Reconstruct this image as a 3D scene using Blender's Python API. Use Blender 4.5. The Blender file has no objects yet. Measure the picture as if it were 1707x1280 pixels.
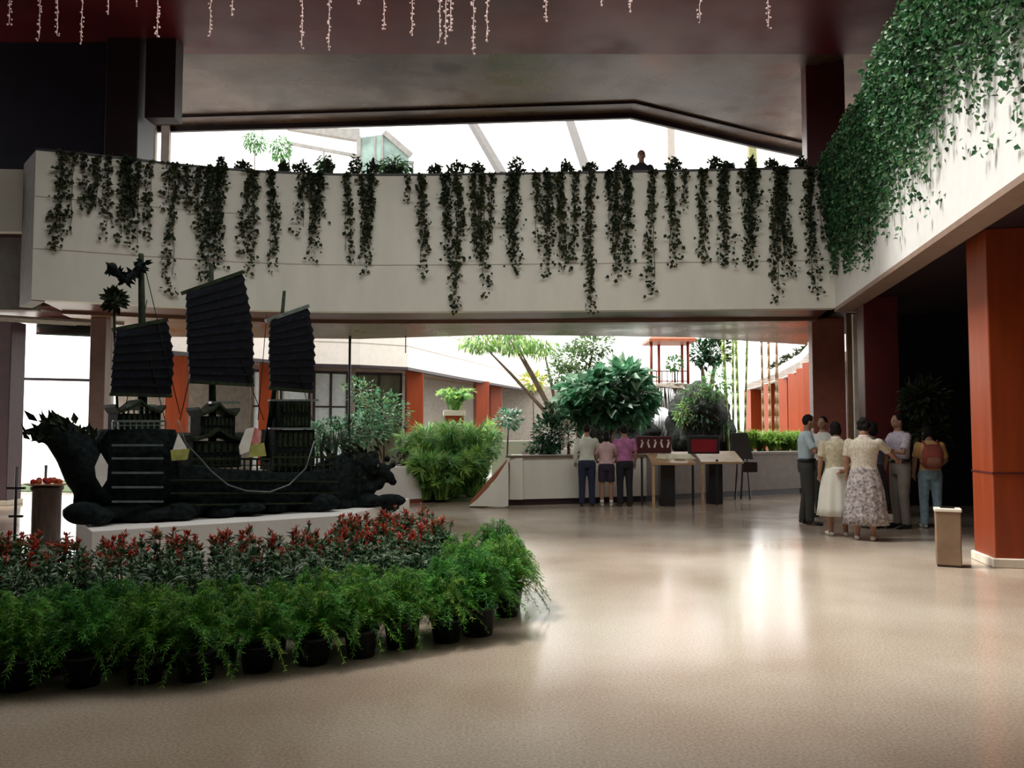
import bpy, bmesh, math, random
from mathutils import Vector, Matrix, Euler
R = random.Random(7)
PI = math.pi
SC = bpy.context.scene
COL = SC.collection
# ------------------------------------------------------------------ camera, sky, exposure
F = 1400.0                                   # focal length in pixels of the 1707 px wide frame
PITCH = math.atan(75 / F)
EYE = 1.5
cd = bpy.data.cameras.new('camera'); cam = bpy.data.objects.new('camera', cd); COL.objects.link(cam)
cd.sensor_width = 36; cd.lens = 36 * F / 1707; cd.clip_end = 300
cam.location = (0, 0, EYE); cam.rotation_euler = (PI / 2 + PITCH, 0, 0)
SC.camera = cam
w = bpy.data.worlds.new('overcast_sky'); SC.world = w; w.use_nodes = True
bg = w.node_tree.nodes['Background']; bg.inputs['Color'].default_value = (1.0, 0.985, 0.96, 1); bg.inputs['Strength'].default_value = 1.45
SC.view_settings.view_transform = 'Standard'; SC.view_settings.look = 'None'
SC.view_settings.exposure = 1.05; SC.view_settings.gamma = 1; SC.view_settings.use_curve_mapping = False
SC.cycles.max_bounces = 8; SC.cycles.diffuse_bounces = 4; SC.cycles.glossy_bounces = 4; SC.cycles.transmission_bounces = 6
SC.cycles.sample_clamp_indirect = 6; SC.cycles.use_denoising = True
# daylight through the lobby's roof light (a portal that only guides sky light through the opening)
def area(name, loc, rot, sx, sy, power, col, portal=False):
    l = bpy.data.lights.new(name, 'AREA'); l.shape = 'RECTANGLE'; l.size = sx; l.size_y = sy; l.energy = power; l.color = col
    l.cycles.is_portal = portal
    o = bpy.data.objects.new(name, l); COL.objects.link(o); o.location = loc; o.rotation_euler = rot; return o
sun = bpy.data.lights.new('hazy_sun', 'SUN'); sun.energy = 2.7; sun.angle = math.radians(14); sun.color = (1.0, .985, .95)
so = bpy.data.objects.new('hazy_sun', sun); COL.objects.link(so); so.rotation_euler = Vector((-.5, .06, .86)).to_track_quat('Z', 'Y').to_euler()
SKY_Y0, SKY_Y1, SKY_X0, SKY_X1, CEIL = 5.1, 11.6, -5.6, 5.0, 8.9
area('roof_light_portal', ((SKY_X0 + SKY_X1) / 2, (SKY_Y0 + SKY_Y1) / 2, CEIL + .25), (0, 0, 0), SKY_X1 - SKY_X0, SKY_Y1 - SKY_Y0, 1, (1, 1, 1), True)

def ray(px, py):
    u = (px - 853.5) / F; v = (640 - py) / F
    return Vector((u, math.cos(PITCH) - v * math.sin(PITCH), math.sin(PITCH) + v * math.cos(PITCH)))
def W(px, py, Y):
    d = ray(px, py); t = Y / d.y; return Vector((d.x * t, Y, EYE + d.z * t))
def G(px, py, z=0.0):
    d = ray(px, py); t = (z - EYE) / d.z; return Vector((d.x * t, d.y * t, z))

# ------------------------------------------------------------------ materials
MATS = {}
def mat(name, col, rough=.6, metal=0, var=.12, scale=6.0, spec=.5, bump=0.0, coat=0.0, rvar=0.0, trans=0.0, col2=None, stretch=None, sheen=0):
    if name in MATS: return MATS[name]
    m = bpy.data.materials.new(name); m.use_nodes = True; nt = m.node_tree; b = nt.nodes['Principled BSDF']
    b.inputs['Roughness'].default_value = rough; b.inputs['Metallic'].default_value = metal
    b.inputs['Specular IOR Level'].default_value = spec; b.inputs['Coat Weight'].default_value = coat
    b.inputs['Coat Roughness'].default_value = .1; b.inputs['Transmission Weight'].default_value = trans
    tc = nt.nodes.new('ShaderNodeTexCoord'); mp = nt.nodes.new('ShaderNodeMapping'); nz = nt.nodes.new('ShaderNodeTexNoise')
    nz.inputs['Scale'].default_value = scale; nz.inputs['Detail'].default_value = 4
    if stretch: mp.inputs['Scale'].default_value = stretch
    nt.links.new(tc.outputs['Object'], mp.inputs[0]); nt.links.new(mp.outputs[0], nz.inputs['Vector'])
    r = nt.nodes.new('ShaderNodeValToRGB'); nt.links.new(nz.outputs[0], r.inputs[0])
    r.color_ramp.elements[0].position = .3; r.color_ramp.elements[1].position = .7
    a = [c * (1 - var) for c in col]; c2 = col2 or [min(1, c * (1 + var)) for c in col]
    r.color_ramp.elements[0].color = (*a, 1); r.color_ramp.elements[1].color = (*c2, 1)
    nt.links.new(r.outputs[0], b.inputs['Base Color'])
    if rvar:
        n2 = nt.nodes.new('ShaderNodeTexNoise'); n2.inputs['Scale'].default_value = .9; n2.inputs['Detail'].default_value = 3
        nt.links.new(tc.outputs['Object'], n2.inputs['Vector'])
        mr = nt.nodes.new('ShaderNodeMapRange'); mr.inputs[1].default_value = .3; mr.inputs[2].default_value = .7
        mr.inputs[3].default_value = max(0, rough - rvar); mr.inputs[4].default_value = rough + rvar
        nt.links.new(n2.outputs[0], mr.inputs[0]); nt.links.new(mr.outputs[0], b.inputs['Roughness'])
    if bump:
        bp = nt.nodes.new('ShaderNodeBump'); bp.inputs['Strength'].default_value = bump; bp.inputs['Distance'].default_value = .02
        nt.links.new(nz.outputs[0], bp.inputs['Height']); nt.links.new(bp.outputs[0], b.inputs['Normal'])
    MATS[name] = m; return m
def leafmat(name, col, rough=.5, var=.35, scale=9, spec=.4):
    """leaf: tone varies leaf by leaf, with a little light coming through"""
    if name in MATS: return MATS[name]
    m = mat(name, col, rough, 0, var, scale, spec)
    nt = m.node_tree; b = nt.nodes['Principled BSDF']; out = nt.nodes['Material Output']
    t = nt.nodes.new('ShaderNodeBsdfTranslucent'); mx = nt.nodes.new('ShaderNodeMixShader'); mx.inputs[0].default_value = .3
    src = b.inputs['Base Color'].links[0].from_socket
    nt.links.new(src, t.inputs['Color']); nt.links.new(b.outputs[0], mx.inputs[1]); nt.links.new(t.outputs[0], mx.inputs[2]); nt.links.new(mx.outputs[0], out.inputs['Surface'])
    return m
def floor_mat():
    m = bpy.data.materials.new('polished_terrazzo'); m.use_nodes = True; nt = m.node_tree; b = nt.nodes['Principled BSDF']
    tc = nt.nodes.new('ShaderNodeTexCoord')
    v = nt.nodes.new('ShaderNodeTexNoise'); v.inputs['Scale'].default_value = 60; v.inputs['Detail'].default_value = 3; nt.links.new(tc.outputs['Object'], v.inputs['Vector'])
    r = nt.nodes.new('ShaderNodeValToRGB'); nt.links.new(v.outputs[0], r.inputs[0]); e = r.color_ramp.elements
    e[0].position = .35; e[0].color = (.42, .35, .27, 1); e[1].position = .65; e[1].color = (.58, .50, .40, 1)
    n = nt.nodes.new('ShaderNodeTexNoise'); n.inputs['Scale'].default_value = .45; n.inputs['Detail'].default_value = 5; nt.links.new(tc.outputs['Object'], n.inputs['Vector'])
    r2 = nt.nodes.new('ShaderNodeValToRGB'); nt.links.new(n.outputs[0], r2.inputs[0]); e = r2.color_ramp.elements
    e[0].position = .35; e[0].color = (.74, .65, .60, 1); e[1].position = .65; e[1].color = (1, 1, 1, 1)
    mx = nt.nodes.new('ShaderNodeMix'); mx.data_type = 'RGBA'; mx.blend_type = 'MULTIPLY'; mx.inputs[0].default_value = 1
    nt.links.new(r.outputs[0], mx.inputs[6]); nt.links.new(r2.outputs[0], mx.inputs[7]); nt.links.new(mx.outputs[2], b.inputs['Base Color'])
    mr = nt.nodes.new('ShaderNodeMapRange'); mr.inputs[1].default_value = .3; mr.inputs[2].default_value = .7; mr.inputs[3].default_value = .12; mr.inputs[4].default_value = .24
    nt.links.new(n.outputs[0], mr.inputs[0]); nt.links.new(mr.outputs[0], b.inputs['Roughness'])
    b.inputs['Specular IOR Level'].default_value = .85
    bp = nt.nodes.new('ShaderNodeBump'); bp.inputs['Strength'].default_value = .05; bp.inputs['Distance'].default_value = .008
    n3 = nt.nodes.new('ShaderNodeTexNoise'); n3.inputs['Scale'].default_value = 2.2; nt.links.new(tc.outputs['Object'], n3.inputs['Vector'])
    nt.links.new(n3.outputs[0], bp.inputs['Height']); nt.links.new(bp.outputs[0], b.inputs['Normal'])
    return m
M_floor = floor_mat()
M_white = mat('painted_cream_concrete', (.80, .79, .69), .6, var=.05, scale=3, stretch=(1, 1, .3))
M_white2 = mat('painted_white', (.82, .80, .76), .6, var=.04)
M_pinkwhite = mat('warm_white_parapet', (.84, .78, .72), .7, var=.04)
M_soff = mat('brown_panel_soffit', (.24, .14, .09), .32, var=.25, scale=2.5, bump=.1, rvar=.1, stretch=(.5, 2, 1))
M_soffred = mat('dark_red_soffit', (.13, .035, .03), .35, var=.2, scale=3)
M_ceil = mat('brown_glossy_ceiling', (.075, .042, .024), .28, var=.7, scale=.5, bump=.3, rvar=.14, stretch=(1, 1.6, 1), spec=.32)  # broad lighter and darker colour patches stand in for ceiling reflections
M_ceilred = mat('maroon_ceiling', (.11, .012, .014), .4, var=.4, scale=.6, rvar=.12, spec=.25)
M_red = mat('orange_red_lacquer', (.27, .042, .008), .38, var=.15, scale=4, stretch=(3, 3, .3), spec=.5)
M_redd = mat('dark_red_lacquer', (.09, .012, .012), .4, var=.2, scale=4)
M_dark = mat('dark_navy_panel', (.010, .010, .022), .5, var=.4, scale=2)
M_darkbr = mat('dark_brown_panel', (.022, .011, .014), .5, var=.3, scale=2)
M_black = mat('black_metal', (.02, .02, .022), .4, var=.1)
M_brown = mat('brown_edge_trim', (.30, .20, .15), .5)
M_tan = mat('tan_wood', (.55, .36, .20), .4, var=.2, scale=5, stretch=(1, 1, 6))
M_grey = mat('grey_concrete', (.28, .27, .25), .7, var=.15)
M_wall = mat('grey_beige_wall', (.36, .33, .28), .7, var=.15)
M_taupe = mat('taupe_planter', (.42, .37, .32), .6, var=.1)
M_soil = mat('dark_soil', (.03, .022, .015), .95, var=.5, scale=20, bump=.5)
M_moss = mat('mossy_ground', (.06, .09, .03), .95, var=.5, scale=8, bump=.6)
M_rock = mat('dark_wet_rock', (.014, .018, .017), .7, var=.6, scale=9, bump=1.0, col2=(.045, .05, .045), spec=.3)
M_water = mat('white_falling_water', (.80, .84, .90), .25, var=.3, scale=14, stretch=(6, 6, .5), bump=.4)
M_glass = mat('window_glass', (.8, .88, .88), .03, var=.02, trans=1.0)
M_jade = mat('dark_jade', (.005, .007, .012), .8, var=.5, scale=16, bump=.8, col2=(.014, .022, .02), spec=.1)
M_jadeg = mat('green_jade', (.018, .028, .012), .7, var=.6, scale=18, bump=.4, spec=.15)
M_jadel = mat('pale_jade', (.12, .15, .14), .3, var=.3, scale=12)
M_sail = mat('black_jade_sail', (.004, .005, .014), .5, var=.4, scale=12, spec=.2)
M_ivyd = leafmat('dark_ivy_leaf', (.022, .040, .018), .5, .5)
M_ivyo = leafmat('olive_ivy_leaf', (.050, .060, .022), .5, .5)
M_ivy = leafmat('green_ivy_leaf', (.035, .13, .045), .45, .5, 5)
M_ivyl = leafmat('pale_ivy_leaf', (.12, .24, .10), .45, .4, 5)
M_fern = leafmat('bright_fern', (.11, .38, .04), .6, .5, 3)
M_fernd = leafmat('deep_fern', (.04, .20, .03), .6, .5, 3)
M_fern2 = leafmat('yellow_green_fern', (.30, .50, .07), .6, .4, 3)
M_leafg = leafmat('glossy_green_leaf', (.028, .085, .025), .35, .5, 12)
M_leafp = leafmat('pale_spotted_leaf', (.28, .38, .24), .4, .5, 12)
M_flower = leafmat('red_flower', (.46, .035, .02), .5, .4, 14)
M_flower2 = leafmat('orange_red_flower', (.62, .12, .045), .5, .4, 14)
M_pinkf = leafmat('pink_flower', (.75, .35, .28), .5, .3, 14)
M_pot = mat('black_plastic_pot', (.008, .008, .014), .35, var=.1)
M_palm = leafmat('palm_frond', (.42, .64, .16), .45, .4, 4)
M_palmd = leafmat('deep_palm_frond', (.18, .40, .13), .45, .4, 4)
M_big = leafmat('broad_leaf', (.11, .30, .16), .4, .5, 2.5)
M_bigl = leafmat('pale_broad_leaf', (.42, .60, .44), .4, .4, 2.5)
M_tree = leafmat('tree_leaf', (.20, .32, .12), .5, .5, 3)
M_bark = mat('bark', (.13, .09, .06), .9, var=.3, bump=.5)
M_bamboo = mat('green_bamboo', (.36, .48, .16), .4, var=.25, scale=8, stretch=(1, 1, .5))
M_skin = mat('skin', (.36, .19, .12), .55, var=.06)
M_hair = mat('black_hair', (.008, .006, .006), .7, var=.3, spec=.2)
M_bead = mat('pink_white_bead', (.85, .62, .58), .3, var=.1)
M_cream = mat('cream_trim', (.78, .70, .58), .5)

# ------------------------------------------------------------------ mesh builder
class MB:
    def __init__(s): s.v = []; s.f = []; s.m = []; s.sm = []
    def add(s, vs, fs, mi=0, smooth=False):
        o = len(s.v); s.v.extend(tuple(v) for v in vs)
        for f in fs: s.f.append(tuple(i + o for i in f)); s.m.append(mi); s.sm.append(smooth)
    def box(s, c, size, rz=0, mi=0, rot=None):
        hx, hy, hz = size[0] / 2, size[1] / 2, size[2] / 2; c = Vector(c)
        M = rot if rot is not None else Matrix.Rotation(rz, 3, 'Z')
        vs = [c + M @ Vector((x * hx, y * hy, z * hz)) for x, y, z in ((-1,-1,-1),(1,-1,-1),(1,1,-1),(-1,1,-1),(-1,-1,1),(1,-1,1),(1,1,1),(-1,1,1))]
        s.add(vs, [(0,3,2,1),(4,5,6,7),(0,1,5,4),(1,2,6,5),(2,3,7,6),(3,0,4,7)], mi); return s
    def beam(s, a, b, t=.05, h=.05, mi=0):
        a, b = Vector(a), Vector(b); d = b - a; L = d.length
        if L < 1e-5: return s
        q = d.normalized().to_track_quat('X', 'Z').to_matrix()
        s.box((a + b) / 2, (L, t, h), rot=q, mi=mi); return s
    def prism(s, poly, z0, z1, mi=0):
        n = len(poly); A = sum(poly[i][0] * poly[(i + 1) % n][1] - poly[(i + 1) % n][0] * poly[i][1] for i in range(n))
        if A < 0: poly = poly[::-1]
        vs = [(p[0], p[1], z0) for p in poly] + [(p[0], p[1], z1) for p in poly]
        s.add(vs, [tuple(range(n))[::-1], tuple(range(n, 2 * n))] + [(i, (i + 1) % n, n + (i + 1) % n, n + i) for i in range(n)], mi); return s
    def slab(s, pts, nrm, th, mi=0):
        """an outline (3-D, any plane) given thickness along nrm"""
        pts = [Vector(p) for p in pts]; nrm = Vector(nrm).normalized() * th / 2; n = len(pts)
        vs = [p - nrm for p in pts] + [p + nrm for p in pts]
        s.add(vs, [tuple(range(n))[::-1], tuple(range(n, 2 * n))] + [(i, (i + 1) % n, n + (i + 1) % n, n + i) for i in range(n)], mi); return s
    def tube(s, pts, rad, n=8, mi=0, smooth=True, side=None):
        pts = [Vector(p) for p in pts]; k = len(pts); vs = []; fs = []
        if not isinstance(rad, (list, tuple)): rad = [rad] * k
        up = Vector(side) if side else Vector((.13, .31, .94))
        for i, p in enumerate(pts):
            d = (pts[min(i + 1, k - 1)] - pts[max(i - 1, 0)])
            if d.length < 1e-7: d = Vector((0, 0, 1))
            d.normalize(); a = d.cross(up)
            if a.length < 1e-3: a = d.cross(Vector((0, 1, 0)))
            a.normalize(); b = a.cross(d); r = rad[i]
            rx, ry = r if isinstance(r, (list, tuple)) else (r, r)
            for j in range(n):
                t = 2 * PI * j / n; vs.append(p + b * (rx * math.cos(t)) + a * (ry * math.sin(t)))
        for i in range(k - 1):
            for j in range(n): fs.append((i * n + j, i * n + (j + 1) % n, (i + 1) * n + (j + 1) % n, (i + 1) * n + j))
        fs.append(tuple(range(n))[::-1]); fs.append(tuple((k - 1) * n + j for j in range(n)))
        s.add(vs, fs, mi, smooth); return s
    def lathe(s, prof, c=(0, 0, 0), n=20, mi=0, ex=1, ey=1, smooth=True, wob=None):
        c = Vector(c); vs = []; fs = []; k = len(prof)
        for i, (r, z) in enumerate(prof):
            for j in range(n):
                t = 2 * PI * j / n; q = wob(t, i / (k - 1)) if wob else 1
                vs.append(c + Vector((r * q * ex * math.cos(t), r * q * ey * math.sin(t), z)))
        for i in range(k - 1):
            for j in range(n): fs.append((i * n + j, i * n + (j + 1) % n, (i + 1) * n + (j + 1) % n, (i + 1) * n + j))
        fs.append(tuple(range(n))[::-1]); fs.append(tuple((k - 1) * n + j for j in range(n)))
        s.add(vs, fs, mi, smooth); return s
    def ball(s, c, r, n=10, mi=0):
        if not isinstance(r, (tuple, list)): r = (r, r, r)
        k = max(4, n // 2 + 1); c = Vector(c); vs = [c - Vector((0, 0, r[2]))]; fs = []
        for i in range(1, k):
            a = -PI / 2 + PI * i / k
            for j in range(n):
                t = 2 * PI * j / n; vs.append(c + Vector((r[0] * math.cos(a) * math.cos(t), r[1] * math.cos(a) * math.sin(t), r[2] * math.sin(a))))
        vs.append(c + Vector((0, 0, r[2]))); top = len(vs) - 1
        for j in range(n): fs.append((0, 1 + (j + 1) % n, 1 + j)); fs.append((top, 1 + (k - 2) * n + j, 1 + (k - 2) * n + (j + 1) % n))
        for i in range(k - 2):
            for j in range(n): a = 1 + i * n + j; b = 1 + i * n + (j + 1) % n; fs.append((a, b, b + n, a + n))
        s.add(vs, fs, mi, True); return s
    def leaf(s, p, d, nrm, L, wd, mi=0, fold=.25):
        p = Vector(p); d = Vector(d).normalized(); nrm = Vector(nrm); sd = d.cross(nrm)
        if sd.length < 1e-3: sd = d.cross(Vector((.3, .5, .8)))
        sd.normalize(); n = sd.cross(d)
        m = p + d * (L * .42)
        s.add([p, m + sd * wd / 2 + n * wd * fold, p + d * L, m - sd * wd / 2 + n * wd * fold], [(0, 1, 2), (0, 2, 3)], mi); return s
    def blade(s, pts, wd, mi=0, up=(0, 0, 1)):
        """a narrow tapering blade along a curve"""
        pts = [Vector(p) for p in pts]; k = len(pts); vs = []
        for i, p in enumerate(pts):
            d = (pts[min(i + 1, k - 1)] - pts[max(i - 1, 0)]).normalized(); sd = d.cross(Vector(up))
            if sd.length < 1e-3: sd = Vector((1, 0, 0))
            sd.normalize(); q = wd * (1 - (i / (k - 1)) ** 2) / 2 + .0005
            vs += [p - sd * q, p + sd * q]
        s.add(vs, [(2 * i, 2 * i + 1, 2 * i + 3, 2 * i + 2) for i in range(k - 1)], mi); return s
    def mesh(s, name, mats):
        me = bpy.data.meshes.new(name); me.from_pydata(s.v, [], s.f)
        for m in (mats if isinstance(mats, (list, tuple)) else [mats]): me.materials.append(m)
        me.polygons.foreach_set('material_index', s.m); me.polygons.foreach_set('use_smooth', s.sm); me.update(); return me
    def build(s, name, mats, parent=None, loc=None, rz=None, bevel=0, remesh=0, smoothit=0):
        o = bpy.data.objects.new(name, s.mesh(name, mats)); COL.objects.link(o)
        if parent: o.parent = parent
        if loc is not None: o.location = loc
        if rz is not None: o.rotation_euler.z = rz
        if remesh:
            m = o.modifiers.new('r', 'REMESH'); m.mode = 'VOXEL'; m.voxel_size = remesh; m.use_smooth_shade = True
            if smoothit: m2 = o.modifiers.new('s', 'SMOOTH'); m2.iterations = smoothit; m2.factor = .6
        if bevel: m = o.modifiers.new('b', 'BEVEL'); m.width = bevel; m.segments = 2; m.limit_method = 'ANGLE'
        return o
def tag(o, label=None, cat=None, group=None, kind=None):
    if label: o['label'] = label
    if cat: o['category'] = cat
    if group: o['group'] = group
    if kind: o['kind'] = kind
    return o
def empty(name, loc=(0, 0, 0), rz=0, label=None, cat=None, group=None):
    o = bpy.data.objects.new(name, None); COL.objects.link(o); o.location = loc; o.rotation_euler.z = rz; o.empty_display_size = .1
    return tag(o, label, cat, group)
def struct(name, mb, m, **k): o = mb.build(name, m, **k); o['kind'] = 'structure'; return o
def kids(o): return [c for c in COL.objects if c.parent == o]
def copy_tree(o, parent=None, ch=None):
    c = o.copy(); COL.objects.link(c); c.parent = parent
    for k in (ch.get(o.name, []) if ch is not None else kids(o)): copy_tree(k, c, ch)
    return c
ORD = 'first second third fourth fifth sixth seventh eighth ninth tenth eleventh twelfth thirteenth fourteenth fifteenth sixteenth seventeenth eighteenth nineteenth twentieth'.split()
def nth(i):
    if i < 20: return ORD[i]
    tens = {2: 'twenty', 3: 'thirty', 4: 'forty', 5: 'fifty'}
    n = i + 1
    if n % 10 == 0: return {30: 'thirtieth', 40: 'fortieth', 50: 'fiftieth'}[n]
    return tens[n // 10] + '-' + ORD[n % 10 - 1]
def lerp(a, b, t): return a + (b - a) * t
def interp(xs, ys, x):
    if x <= xs[0]: return ys[0]
    for i in range(len(xs) - 1):
        if x <= xs[i + 1]: return lerp(ys[i], ys[i + 1], (x - xs[i]) / (xs[i + 1] - xs[i]))
    return ys[-1]

# ================================================================== SETTING
ZB, ZT = 3.67, 6.22                          # underside and top of the balcony front
struct('floor', MB().prism([(-16, -4), (16, -4), (16, 24), (-16, 24)], -.3, 0), M_floor)
struct('ground', MB().prism([(-40, 24), (40, 24), (40, 70), (-40, 70)], -.3, -.01), M_grey)
# balcony front: plan line through the points where its top edge is seen
TOPX = [60, 140, 215, 290, 360, 430, 515, 600, 720, 850, 1000, 1200, 1388]
TOPY = [250, 258, 266.5, 275, 281.5, 287, 291, 293, 292.5, 291, 288.5, 284.5, 280.5]
PAR = [G(x, y, ZT) for x, y in zip(TOPX, TOPY)]
CORN = PAR[-1]
WD = (G(1707, 292, ZB) - G(1395, 513, ZB)); WD.z = 0; WD.normalize()      # the wing's direction, towards the camera
WN = Vector((WD.y, -WD.x, 0));
if WN.x < 0: WN = -WN                        # away from the lobby (to the right)
def par(px):
    """point on the balcony front's face, under image column px"""
    return G(px, interp(TOPX, TOPY, px), ZT)
WEND = CORN + WD * 15.5
def ribbon(path, z0, z1, th, mbx=None, mi=0, off=0):
    """vertical wall along a plan path; thickness to the left-hand side of travel"""
    mbx = mbx or MB(); P = [Vector((p[0], p[1], 0)) for p in path]; n = len(P); inn = []; out = []
    for i in range(n):
        d = (P[min(i + 1, n - 1)] - P[max(i - 1, 0)]).normalized(); nn = Vector((-d.y, d.x, 0))
        out.append(P[i] + nn * off); inn.append(P[i] + nn * (off + th))
    vs = [(p.x, p.y, z0) for p in out] + [(p.x, p.y, z1) for p in out] + [(p.x, p.y, z0) for p in inn] + [(p.x, p.y, z1) for p in inn]
    fs = []
    for i in range(n - 1):
        a, b, c, d = i, n + i, 2 * n + i, 3 * n + i
        fs += [(a, a + 1, b + 1, b), (c, d, d + 1, c + 1), (b, b + 1, d + 1, d), (a, c, c + 1, a + 1)]
    fs += [(0, n, 3 * n, 2 * n), (n - 1, 3 * n - 1, 4 * n - 1, 2 * n - 1)]
    mbx.add(vs, fs, mi); return mbx
struct('wall_balcony_back', ribbon(PAR, ZB, ZT, .22), M_white)
jm = MB()
for z in (4.53, 5.42): ribbon(PAR[:6] if z > 5 else PAR, z, z + .012, .01, jm, off=-.006)
struct('trim_1', jm, M_taupe)
struct('trim_2', ribbon(PAR, ZT, ZT + .035, .26, off=-.02), M_black)
# wing to the right, coming towards the camera
wall = MB(); a0 = CORN; a1 = WEND
wall.prism([(a0.x, a0.y), (a1.x, a1.y), (a1.x + WN.x * .22, a1.y + WN.y * .22), (a0.x + WN.x * .22, a0.y + WN.y * .22)], ZB, ZT)
struct('wall_balcony_right', wall, M_white2)
lip = MB(); lip.prism([(a0.x - WN.x * .02, a0.y), (a1.x - WN.x * .02, a1.y), (a1.x + WN.x * .3, a1.y), (a0.x + WN.x * .3, a0.y)], ZB - .07, ZB - .001)
struct('trim_3', lip, M_brown)
# left return
A = PAR[0]; A2 = G(43, 262, ZT); A2 = Vector((A.x - .64, A.y + .75, ZT)); A3 = Vector((A2.x - 3.2, A2.y - .2, ZT))
struct('wall_balcony_left', ribbon([A2, A], ZB - .02, ZT, .2), M_grey)  # grey instead of cream: the shade on this face is put into its colour
w2 = ribbon([A3, A2], 5.0, ZT - .1, .2); struct('wall_left_upper', w2, M_white)
w3 = ribbon([A3 + Vector((0, .5, 0)), A2 + Vector((0, .5, 0))], ZB, 5.0, .2); struct('wall_left_recess', w3, M_grey)  # dark grey puts the shadow of the recess into the wall colour
# slab behind the balcony front
FAR = [G(-60, 560, ZB), G(180, 566, ZB), G(600, 563, ZB), G(820, 556, ZB), G(1150, 560, ZB), G(1345, 573, ZB)]
FAR[0] = Vector((-11.5, 17.5, ZB)); FAR[1] = Vector((-9.2, 19.3, ZB))
inner = [(p.x, p.y + .2) for p in PAR]
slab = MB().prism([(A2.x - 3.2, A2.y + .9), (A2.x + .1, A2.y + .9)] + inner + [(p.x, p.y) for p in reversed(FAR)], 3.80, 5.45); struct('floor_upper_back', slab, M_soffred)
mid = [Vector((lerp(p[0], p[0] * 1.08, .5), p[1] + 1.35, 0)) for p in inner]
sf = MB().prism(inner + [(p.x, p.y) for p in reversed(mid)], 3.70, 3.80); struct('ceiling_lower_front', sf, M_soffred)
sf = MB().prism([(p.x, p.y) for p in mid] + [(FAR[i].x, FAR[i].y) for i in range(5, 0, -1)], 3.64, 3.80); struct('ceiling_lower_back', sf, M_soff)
# right wing slab and soffit
b0 = CORN + WN * .25 + Vector((0, 0, 0)); e0 = WEND + WN * .25
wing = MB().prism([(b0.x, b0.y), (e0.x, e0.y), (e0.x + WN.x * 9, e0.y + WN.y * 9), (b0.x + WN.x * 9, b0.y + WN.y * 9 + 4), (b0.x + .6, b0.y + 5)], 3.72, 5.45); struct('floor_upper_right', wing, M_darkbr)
# dark rear wall of the right wing and its upper storey
q0 = CORN + WN * 5.2 - WD * 2.5; q1 = WEND + WN * 5.2
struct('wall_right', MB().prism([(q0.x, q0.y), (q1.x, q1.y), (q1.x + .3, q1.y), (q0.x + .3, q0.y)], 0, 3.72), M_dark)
q0u = CORN + WN * 2.6 - WD * 7; q1u = WEND + WN * 2.6
struct('wall_right_upper', MB().prism([(q0u.x, q0u.y), (q1u.x, q1u.y), (q1u.x + .3, q1u.y), (q0u.x + .3, q0u.y)], 5.45, CEIL), M_darkbr)
q2 = CORN + WN * 1.1 - WD * 1.9; q3 = CORN + WN * 6 - WD * 2.2
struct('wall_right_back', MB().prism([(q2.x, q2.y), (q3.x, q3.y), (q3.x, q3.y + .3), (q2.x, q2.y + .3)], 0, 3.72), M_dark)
# ceiling with its roof light
CF = [G(-40, 222, CEIL), G(285, 214, CEIL), G(700, 202, CEIL), G(1050, 191, CEIL), G(1140, 212, CEIL), G(1250, 238, CEIL), G(1372, 264, CEIL)]
ce = MB().prism([(-13, SKY_Y1)] + [(12, SKY_Y1), (12, 23.5), (CF[-1].x + .3, CF[-1].y + .1)] + [(p.x, p.y) for p in reversed(CF)] + [(-13, CF[0].y)], CEIL, CEIL + .25)
struct('ceiling', ce, M_ceil)
c2 = MB().prism([(-13, SKY_Y0), (SKY_X0, SKY_Y0), (SKY_X0, SKY_Y1), (-13, SKY_Y1)], CEIL, CEIL + .25).prism([(SKY_X1, SKY_Y0), (12, SKY_Y0), (12, SKY_Y1), (SKY_X1, SKY_Y1)], CEIL, CEIL + .25).prism([(-13, -5), (12, -5), (12, SKY_Y0), (-13, SKY_Y0)], CEIL, CEIL + .25)
struct('ceiling_sides', c2, M_ceil)
mbx = MB()
for i in range(5): mbx.beam((SKY_X0 + (i + .5) * 2.1, SKY_Y0, CEIL + .1), (SKY_X0 + (i + .5) * 2.1, SKY_Y1, CEIL + .1), .12, .2)
struct('window_roof_frame', mbx, M_black)
# maroon band and edge trim of the ceiling
struct('trim_4', ribbon([p + Vector((0, -.02, 0)) for p in reversed(CF)], CEIL - .12, CEIL - .001, .10), M_darkbr)
struct('trim_5', ribbon([p + Vector((0, -.75, 0)) for p in reversed(CF)], CEIL - .05, CEIL - .001, .06), M_darkbr)
struct('trim_6', MB().box((-.5, 13.9, CEIL - .03), (25, 4.4, .06)).box((-.5, SKY_Y1 + .15, CEIL - .15), (25, .3, .3)), M_ceilred)
# walls of the lobby out of view
struct('wall_left', MB().box((-13.1, 5, 4.5), (.2, 19, 9)), M_darkbr)
struct('ground_forecourt', MB().prism([(-40, 19.5), (-9.6, 19.5), (-13.5, 32), (-40, 32)], 0, .02), M_pinkwhite)
struct('wall_back', MB().box((-.5, -4.1, 4.5), (25, .2, 9)), M_darkbr)
# upper left dark wall, column and pale frames beside the opening
uy = 15.35
p0 = W(-120, 300, uy); p1 = W(188, 300, uy)
struct('wall_left_dark', MB().box(((p0.x + p1.x) / 2 - 1.5, uy + .4, (5.45 + CEIL) / 2), (p1.x - p0.x + 3, .3, CEIL - 5.45)), M_dark)
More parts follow.
